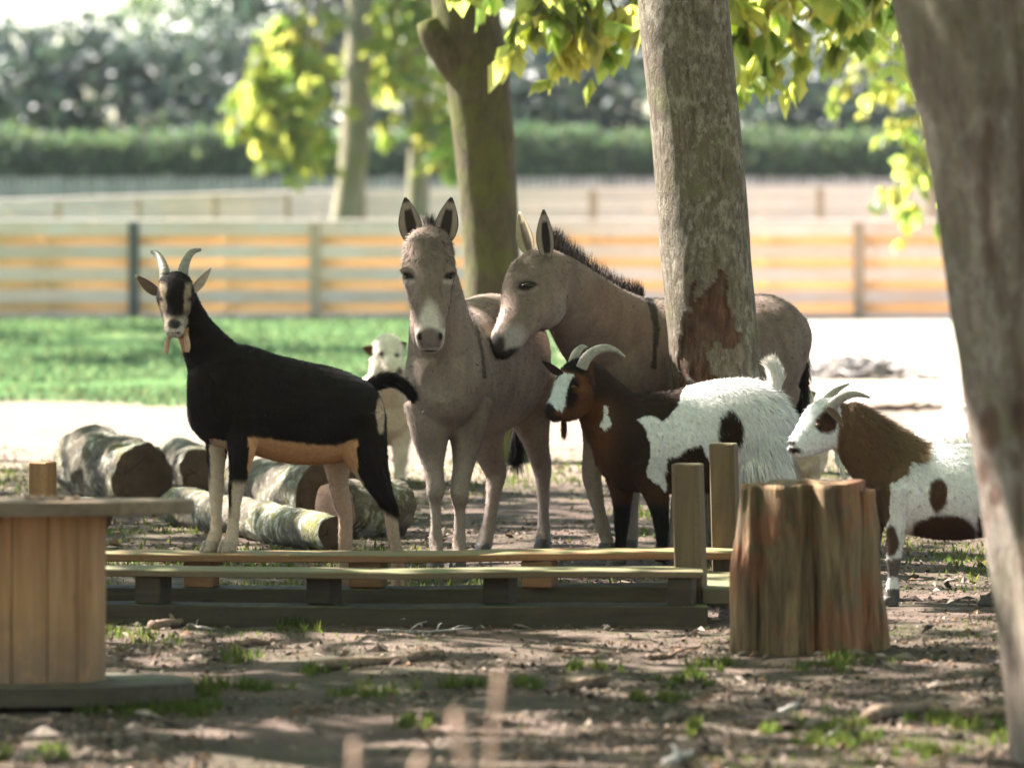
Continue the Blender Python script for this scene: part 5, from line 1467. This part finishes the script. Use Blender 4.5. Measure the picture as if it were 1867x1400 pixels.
# ---- second brown and white goat behind the stump
DR = 19.50
BRN = (.135, .078, .042)
bp = [loft([(1584, 886, 0, 36, 30), (1596, 884, 0, 58, 44), (1625, 884, 0, 78, 58), (1680, 893, 0, 84, 68), (1740, 898, 0, 86, 76), (1810, 892, 0, 82, 74), (1870, 886, 0, 76, 66), (1905, 884, 0, 56, 52), (1925, 886, 0, 22, 22)], DR, sub=6, seg=28),
      loft([(1640, 862, 0, 70, 50), (1598, 826, 0, 62, 42), (1566, 795, 0, 53, 37), (1543, 773, -.01, 46, 33), (1530, 762, -.02, 36, 28)], DR, sub=6, seg=24),
      loft([(1540, 742, 0, 14, 14), (1533, 750, -.01, 30, 25), (1517, 763, -.03, 42, 32), (1499, 779, -.05, 44, 30), (1477, 798, -.08, 33, 23), (1460, 811, -.10, 25, 18), (1448, 819, -.11, 18, 15), (1440, 822, -.115, 8, 8)], DR, sub=6, seg=24)]
legs = [[(1632, 890, -.08, 40, 32), (1634, 945, -.09, 21, 18), (1631, 992, -.10, 14.5, 13.5), (1629, 1016, -.10, 13.5, 13), (1628, 1046, -.10, 9.5, 9.5), (1628, 1070, -.10, 11.5, 11.5), (1627, 1096, -.10, 12.5, 12.5)],
        [(1605, 890, .08, 38, 30), (1596, 945, .09, 20, 18), (1590, 992, .10, 14, 13), (1588, 1016, .10, 13, 13), (1586, 1046, .10, 9.5, 9.5), (1585, 1070, .10, 11, 11), (1583, 1090, .10, 12, 12)],
        [(1860, 900, -.06, 64, 46), (1838, 955, -.08, 38, 32), (1824, 998, -.09, 20, 18), (1838, 1034, -.09, 14.5, 13), (1830, 1062, -.09, 10.5, 10), (1820, 1080, -.09, 11.5, 11), (1806, 1099, -.09, 12.5, 12.5)],
        [(1880, 900, .1, 60, 44), (1872, 955, .11, 36, 30), (1870, 998, .12, 20, 18), (1884, 1032, .12, 14, 13), (1878, 1058, .12, 10, 10), (1874, 1078, .12, 11, 11), (1870, 1090, .12, 12, 12)]]
BPOLY = [(1400, 1300), (1400, 850), (1526, 850), (1523, 800), (1532, 760), (1528, 700), (1680, 700), (1690, 780), (1694, 812), (1692, 838), (1672, 846), (1662, 838), (1656, 862), (1630, 880), (1622, 884), (1622, 930), (1616, 960), (1612, 1010), (1600, 1300)]
def col_pinto2(V, N):
    px0, py0 = proj(V); dy = V[:, 1] - DR
    px = px0 + 4 * fbm(V, 30, 3, 21); py = py0 + 5 * fbm(V, 30, 3, 22)
    c = np.tile(np.array(WHT), (len(V), 1)) * .97
    br = inpoly(px, py, BPOLY) * 1.0
    c = mixc(c, BRN, br)
    c = mixc(c, (.075, .042, .024), br * sstep(py, 860, 900))
    c = mixc(c, (.19, .125, .06), br * sstep(px, 1600, 1660) * .7)
    c = mixc(c, (.075, .04, .022), ell(px, py, 1710, 902, 17, 32, .1))
    c = mixc(c, (.055, .028, .016), ell(px, py, 1720, 972, 60, 36, .08))
    c = mixc(c, (.035, .022, .016), sstep(px, 1776, 1784) * sstep(py, 936, 946))
    c = mixc(c, (.075, .045, .03), ell(px, py, 1624, 985, 15, 26, .1))
    c = mixc(c, (.06, .04, .03), (py > 1016) * (py < 1052) * (px < 1660) * .9)
    c = mixc(c, (.035, .026, .022), (py > 1072) * .9)
    hd = (px0 < 1545) & (py0 < 850)
    h = np.tile(np.array((.70, .70, .68)), (len(V), 1))
    h = mixc(h, (.075, .038, .022), ell(px, py, 1507, 770, 20, 19, .12))
    h = mixc(h, (.05, .026, .016), ell(px, py, 1516, 758, 18, 16, .15))
    h = mixc(h, (.015, .012, .01), ell(px0, py0, 1491, 775, 6.5, 4.5, .25, -.4))
    h = mixc(h, (.025, .02, .018), ell(px0, py0, 1443, 807, 7.5, 5.5, .25, .2))
    h = mixc(h, (.03, .018, .016), ell(px0, py0, 1446, 820, 15, 5.5, .25))
    nb = sstep(px0 - .0 * py0, 1522, 1530)
    return np.where((hd & (nb < 1))[:, None], h * (1 - nb[:, None]) + c * nb[:, None], c)
def fur_pinto2(pt, L, lf, fl):
    px, py = proj(pt)
    k = sstep(px, 1540, 1600) * sstep(py, 880, 820) * sstep(px, 1700, 1680)
    return L * (1 + 1.8 * k), lf + .1 * k, fl
ears_ = [ear(P(1507, 744, DR - .115), P(1538, 778, DR - .15), 10.5 / FPX * DR, (.5, -.6, .6), (.10, .06, .04), (.045, .026, .018), rim=(.16, .10, .06), curl=.8)]
g3 = animal('goat', 'white faced brown and white goat standing behind the split stump', 'goat', tuple(P(1740, 1095, 19.5) * [1, 1, 0]), bp, legs, DR, col_pinto2, ears_, voxel=.0065,
            fur_n=90000, fur_len=.015, fwd=(-1, -.15, 0), fur_fn=fur_pinto2)
horn([(1510, 750, -.09, 11), (1519, 737, -.09, 10.5), (1533, 726, -.085, 9), (1552, 719, -.07, 7), (1570, 720, -.06, 4.5), (1586, 725, -.05, 2)], DR, g3, M['horn_pale'])
horn([(1500, 748, -.01, 10), (1508, 730, 0, 9), (1520, 716, .015, 7), (1533, 707, .03, 4.5), (1548, 700, .05, 2)], DR, g3, M['horn_pale'])
eye(1491, 775, -.135, DR, 5.0, g3, 'eye_amber')
tuft('wattle', [(1524, 828, -.09), (1532, 848, -.11), (1540, 866, -.12)], DR, g3, 400, .03, .003, .08, (.62, .58, .52), (0, 0, -.6), [.010, .008, .007], .4, .12)
tuft('tail', [(1922, 850, 0), (1936, 850, 0), (1942, 862, 0)], DR, g3, 900, .05, .003, .3, (.7, .66, .6), (0, 0, -.5), [.02, .02, .015], .3, .12)

# ---- cream sheep behind, seen between goat tail and donkey, and its twin behind the profile donkey
def sheep(label, d0, ox, oy, k, group, spots, turn=1):
    def q(px, py, dy, a, b): return (ox + (px - 708) * k * turn, oy + (py - 890) * k, dy, a * k, b * k)
    bp = [loft([q(714, 752, -.05, 34, 28), q(712, 750, .02, 52, 42), q(708, 745, .16, 66, 54), q(705, 742, .45, 66, 60), q(702, 738, .78, 60, 54), q(700, 736, .98, 30, 30)], d0, X, seg=24),
          loft([q(712, 735, .12, 56, 44), q(708, 705, .02, 44, 36), q(705, 678, -.05, 36, 31), q(704, 656, -.07, 30, 28), q(704, 640, -.06, 20, 22)], d0, X, seg=22),
          loft([q(704, 620, -.04, 12, 13), q(705, 628, -.07, 24, 24), q(709, 643, -.11, 29, 27), q(714, 658, -.15, 23, 21), q(720, 671, -.19, 18, 17), q(724, 680, -.20, 12, 12), q(725, 685, -.2, 5, 5)], d0, X, seg=22)]
    lg = [[q(729, 775, .06, 30, 26), q(730, 812, .05, 16, 15), q(729, 838, .04, 12, 11), q(728, 860, .04, 9, 8.5), q(728, 888, .02, 11, 11)],
          [q(693, 775, .08, 30, 26), q(690, 812, .07, 16, 15), q(690, 838, .06, 12, 11), q(690, 860, .06, 9, 8.5), q(690, 886, .04, 11, 11)],
          [q(728, 770, .78, 34, 28), q(730, 808, .80, 17, 15), q(732, 835, .83, 12, 11), q(730, 860, .8, 9, 8.5), q(729, 878, .78, 11, 11)],
          [q(684, 770, .8, 34, 28), q(682, 808, .82, 17, 15), q(681, 835, .85, 12, 11), q(682, 860, .82, 9, 8.5), q(682, 878, .8, 11, 11)]]
    def colr(V, N):
        px, py = proj(V); px = (px - ox) / k * turn + 708; py = (py - oy) / k + 890
        c = np.tile(np.array((.62, .53, .38)), (len(V), 1)) * (1 + .2 * fbm(V, 7, 3, 33)[:, None])
        c = mixc(c, (.42, .30, .19), ell(px, py, 712, 750, 36, 48, .6) * .55)
        c = mixc(c, (.70, .64, .50), sstep(py, 700, 660) * .8)
        c = mixc(c, (.10, .07, .05), ell(px, py, 728, 676, 6, 7, .3))
        c = mixc(c, (.04, .03, .022), ell(px, py, 695, 645, 6, 4.5, .3)); c = mixc(c, (.04, .03, .022), ell(px, py, 723, 647, 4, 4, .3))
        c = mixc(c, (.22, .10, .06), ell(px, py, 700, 815, 7, 12, .4) * .6)
        return c
    er = []
    for (bx, by, tx, ty, op) in ((690, 640, 661, 634, (-.1, -.9, -.4)), (722, 634, 742, 626, (.3, -.9, -.4))):
        A = q(bx, by, -.1, 0, 0); B = q(tx, ty, -.08, 0, 0)
        er.append(ear(P(A[0], A[1], d0 - .1), P(B[0], B[1], d0 - .07), 11 * k / FPX * d0, op, (.10, .05, .03), (.24, .15, .08), curl=.8))
    b = P(ox, 900, d0 + .4); b[2] = 0
    s = animal('sheep', label, 'sheep', tuple(b), bp, lg, d0, colr, er, voxel=.0095, fur_n=26000, fur_len=.022, fur_w=.004, flow=(0, .5, -.8), fwd=(0, -1, 0), group=group)
    A = q(695, 645, -.17, 0, 0); eye(A[0], A[1], -.165, d0, 5 * k, s); A = q(723, 647, -.17, 0, 0); eye(A[0], A[1], -.17, d0, 4 * k, s)
    return s
sheep('cream sheep with brown ears standing behind the tail of the black goat', 26.8, 708, 890, 1.0, None, 0)
sheep('cream sheep with brown ears mostly hidden behind the profile donkey', 24.2, 1458, HY + EYE * FPX / 24.2, 24.2 and 26.8 / 24.2 * .80, None, 0)

# ---- white sheep lying in the sun behind the second pinto goat
DL = 24.4
bp = [loft([(1686, 852, .1, 22, 20), (1694, 843, .1, 48, 40), (1712, 833, .1, 70, 60), (1745, 826, .08, 84, 78), (1790, 826, .05, 90, 88), (1840, 838, .0, 86, 80), (1885, 848, -.02, 60, 56), (1900, 855, -.02, 30, 30)], DL, seg=26),
      loft([(1870, 838, -.02, 60, 46), (1905, 800, -.05, 42, 36), (1925, 770, -.06, 32, 28), (1932, 758, -.06, 24, 22)], DL, seg=20),
      loft([(1918, 752, -.05, 14, 14), (1928, 756, -.06, 26, 22), (1948, 772, -.08, 24, 20), (1966, 788, -.1, 17, 15), (1974, 796, -.1, 8, 8)], DL, seg=20),
      loft([(1860, 920, -.22, 24, 22), (1830, 934, -.3, 16, 15), (1800, 938, -.3, 13, 12), (1780, 939, -.3, 8, 8)], DL), loft([(1760, 915, -.2, 44, 36), (1730, 932, -.26, 18, 16), (1700, 938, -.27, 12, 12), (1690, 939, -.27, 8, 8)], DL)]
def col_white(V, N): return np.tile(np.array((.76, .72, .66)), (len(V), 1)) * (1 + .1 * fbm(V, 8, 3, 44)[:, None])
animal('sheep', 'white sheep lying in bright sun behind the second pinto goat', 'sheep', tuple(P(1780, 945, 24.4) * [1, 1, 0]), bp, [], DL, col_white,
       [ear(P(1916, 764, DL - .15), P(1898, 776, DL - .17), 9 / FPX * DL, (0, -1, -.3), (.5, .4, .33), (.6, .5, .42), curl=.7)], voxel=.0095, fur_n=22000, fur_len=.022, fur_w=.004)
# ------------------------------------------------------------------ ground cover: litter, moss, grass
def scatter(n, y0, y1, margin=1.08, power=1.0):
    # even per picture area rather than per ground area, so that near ground is dense
    r0 = EYE * FPX / y0; r1 = EYE * FPX / y1
    row = rng.uniform(r1, r0, n)
    y = EYE * FPX / row
    x = rng.uniform(-.1 * margin, .1 * margin, n) * y
    return x, y
# wood chips, crumbs of earth, dead leaves
n = 90000
x, y = scatter(n, 13.2, 31)
keep = fbm(np.stack([x, y, 0 * x], 1), 1.6, 3, 90) + rng.normal(0, .25, n) > -.15
x, y = x[keep], y[keep]; n = len(x)
z = gz(x, y)
s = np.exp(rng.normal(-4.95, .55, n)); s = np.minimum(s, .045)
ang = rng.uniform(0, 2 * math.pi, n); el = rng.uniform(.6, 3.2, n)
a = np.stack([np.cos(ang), np.sin(ang), rng.normal(0, .25, n)], 1); b = np.stack([-np.sin(ang), np.cos(ang), rng.normal(0, .25, n)], 1)
p = np.stack([x, y, z + s * .25], 1); h = s[:, None]
V = np.stack([p - a * h * el[:, None] * .5, p + b * h * .4, p + a * h * el[:, None] * .5, p - b * h * .4, p + np.array([0, 0, 1]) * h * rng.uniform(.15, .7, n)[:, None]], 1).reshape(-1, 3)
k = np.arange(n)[:, None] * 5
F = np.concatenate([k + [[0, 3, 4]], k + [[3, 2, 4]], k + [[2, 1, 4]], k + [[1, 0, 4]]])
pal = np.array([(.11, .08, .06), (.07, .05, .038), (.17, .13, .10), (.25, .20, .16), (.04, .03, .024), (.14, .085, .05)])
c = pal[rng.integers(0, len(pal), n)] * rng.uniform(.7, 1.25, (n, 1))
obj('ground_litter', V, F, M['litter'], smooth=False, col=np.repeat(c, 5, 0), label='wood chips, crumbs of earth and dead leaves on the ground', cat='litter', kind='stuff')

def blades_of_grass(name, X_, Y_, hgt, label, cat, wid=.0035, spread=.5, mat='grass'):
    n = len(X_); z = gz(X_, Y_)
    p = np.stack([X_, Y_, z - .004], 1)
    ang = rng.uniform(0, 2 * math.pi, n); lean = np.abs(rng.normal(0, spread, n))
    d = np.stack([np.cos(ang) * np.sin(lean), np.sin(ang) * np.sin(lean), np.cos(lean)], 1)
    s = np.stack([-np.sin(ang), np.cos(ang), 0 * ang], 1) * (wid * rng.uniform(.6, 1.4, n))[:, None]
    L = (hgt * rng.uniform(.45, 1.25, n))[:, None]
    m = p + d * L * .55; t = p + d * L + np.stack([np.cos(ang), np.sin(ang), -.5 + 0 * ang], 1) * L * .25 * lean[:, None]
    V = np.stack([p - s, p + s, m + s * .8, m - s * .8, t], 1).reshape(-1, 3)
    k = np.arange(n)[:, None] * 5
    F = np.concatenate([k + [[0, 1, 2]], k + [[0, 2, 3]], k + [[3, 2, 4]]])
    tint = (1 + rng.uniform(-.35, .35, (n, 1))) * np.array([[1, 1, 1]]); tint[:, 0] *= rng.uniform(.75, 1.35, n)
    obj(name, V, F, M[mat], smooth=False, col=np.repeat(tint, 5, 0), label=label, cat=cat, kind='stuff')
# bright tufts
tufts = [(230, 1168, 60, 16), (570, 1228, 30, 8), (330, 1258, 60, 10), (470, 1255, 50, 8), (430, 1205, 30, 8), (250, 1302, 90, 10), (330, 1298, 50, 8), (660, 1268, 45, 14), (740, 1325, 34, 10), (1082, 1222, 30, 8), (1285, 1218, 36, 8), (1530, 1212, 46, 8), (1545, 1210, 30, 6),
         (1520, 1315, 50, 14), (1565, 1345, 40, 12), (1510, 1350, 40, 10), (1800, 1318, 60, 14), (1850, 1340, 40, 12), (1285, 1330, 30, 10), (1400, 1335, 30, 8), (60, 1388, 50, 10), (980, 1255, 30, 8), (850, 1252, 40, 6), (1215, 1280, 40, 6), (1700, 1310, 40, 8), (1700, 1375, 40, 10), (530, 1140, 40, 8), (1240, 1245, 40, 6)]
XX = []; YY = []
for (px, py, rx, ry) in tufts:
    m = int(rx * 5)
    # a few loose clumps, thinning out to the sides
    kc = rng.normal(0, 1, (max(4, rx // 4), 2)) * [rx * .75, ry * .6]
    kk = kc[rng.integers(0, len(kc), m)]
    qx = px + kk[:, 0] + rng.normal(0, rx * .16, m); qy = py + kk[:, 1] + rng.normal(0, ry * .25, m)
    d = EYE * FPX / (qy - HY); XX.append((qx - 933.5) / FPX * d); YY.append(d)
blades_of_grass('grass_tufts', np.concatenate(XX), np.concatenate(YY), .042, 'bright green grass tufts on the bare ground', 'grass', .003)
# moss and short weeds round the logs and behind the frame
n = 42000
x, y = scatter(n, 19.8, 30, 1.1)
msk = fbm(np.stack([x, y, 0 * x], 1), .9, 4, 95) + rng.normal(0, .12, n)
lg = ((y < 26) & (x < -.3)) * .18
kp = msk + lg > .0
blades_of_grass('weeds', x[kp], y[kp], .035, 'low moss and weeds round the logs and behind the frame', 'weeds', .005, .8)
n = 30000
x, y = scatter(n, 13.2, 19.8, 1.1)
kp = fbm(np.stack([x, y, 0 * x], 1), 1.1, 4, 97) + rng.normal(0, .10, n) > .22
blades_of_grass('sparse_grass', x[kp], y[kp], .022, 'sparse short grass and moss in the foreground', 'grass', .003, .8)
# lawn
n = 60000
x, y = scatter(n, 36.5, 60, 1.1)
kp = (x < .6 + .5 * vnoise(np.stack([y, y, 0 * y], 1), .3, 9)) & (fbm(np.stack([x, y, 0 * x], 1), .5, 3, 99) > -.35)
blades_of_grass('lawn', x[kp], y[kp], .06, 'green lawn between the log pile and the board fence', 'lawn', .012, .6, 'lawn')
# ------------------------------------------------------------------ thin bright air under the trees
t = NT('haze')
pv = t.n('ShaderNodeVolumePrincipled')
pv.inputs['Color'].default_value = (0.93, 0.97, 1.0, 1)
pv.inputs['Density'].default_value = 0.00012
pv.inputs['Anisotropy'].default_value = 0.25
t.l(pv.outputs[0], t.out.inputs['Volume'])
v, f = box(0, 90, 8.0, 70, 240, 18.6, .01)
obj('haze', v, f, t.m, smooth=False, kind='stuff', label='thin sunlit haze over the whole enclosure', cat='haze')
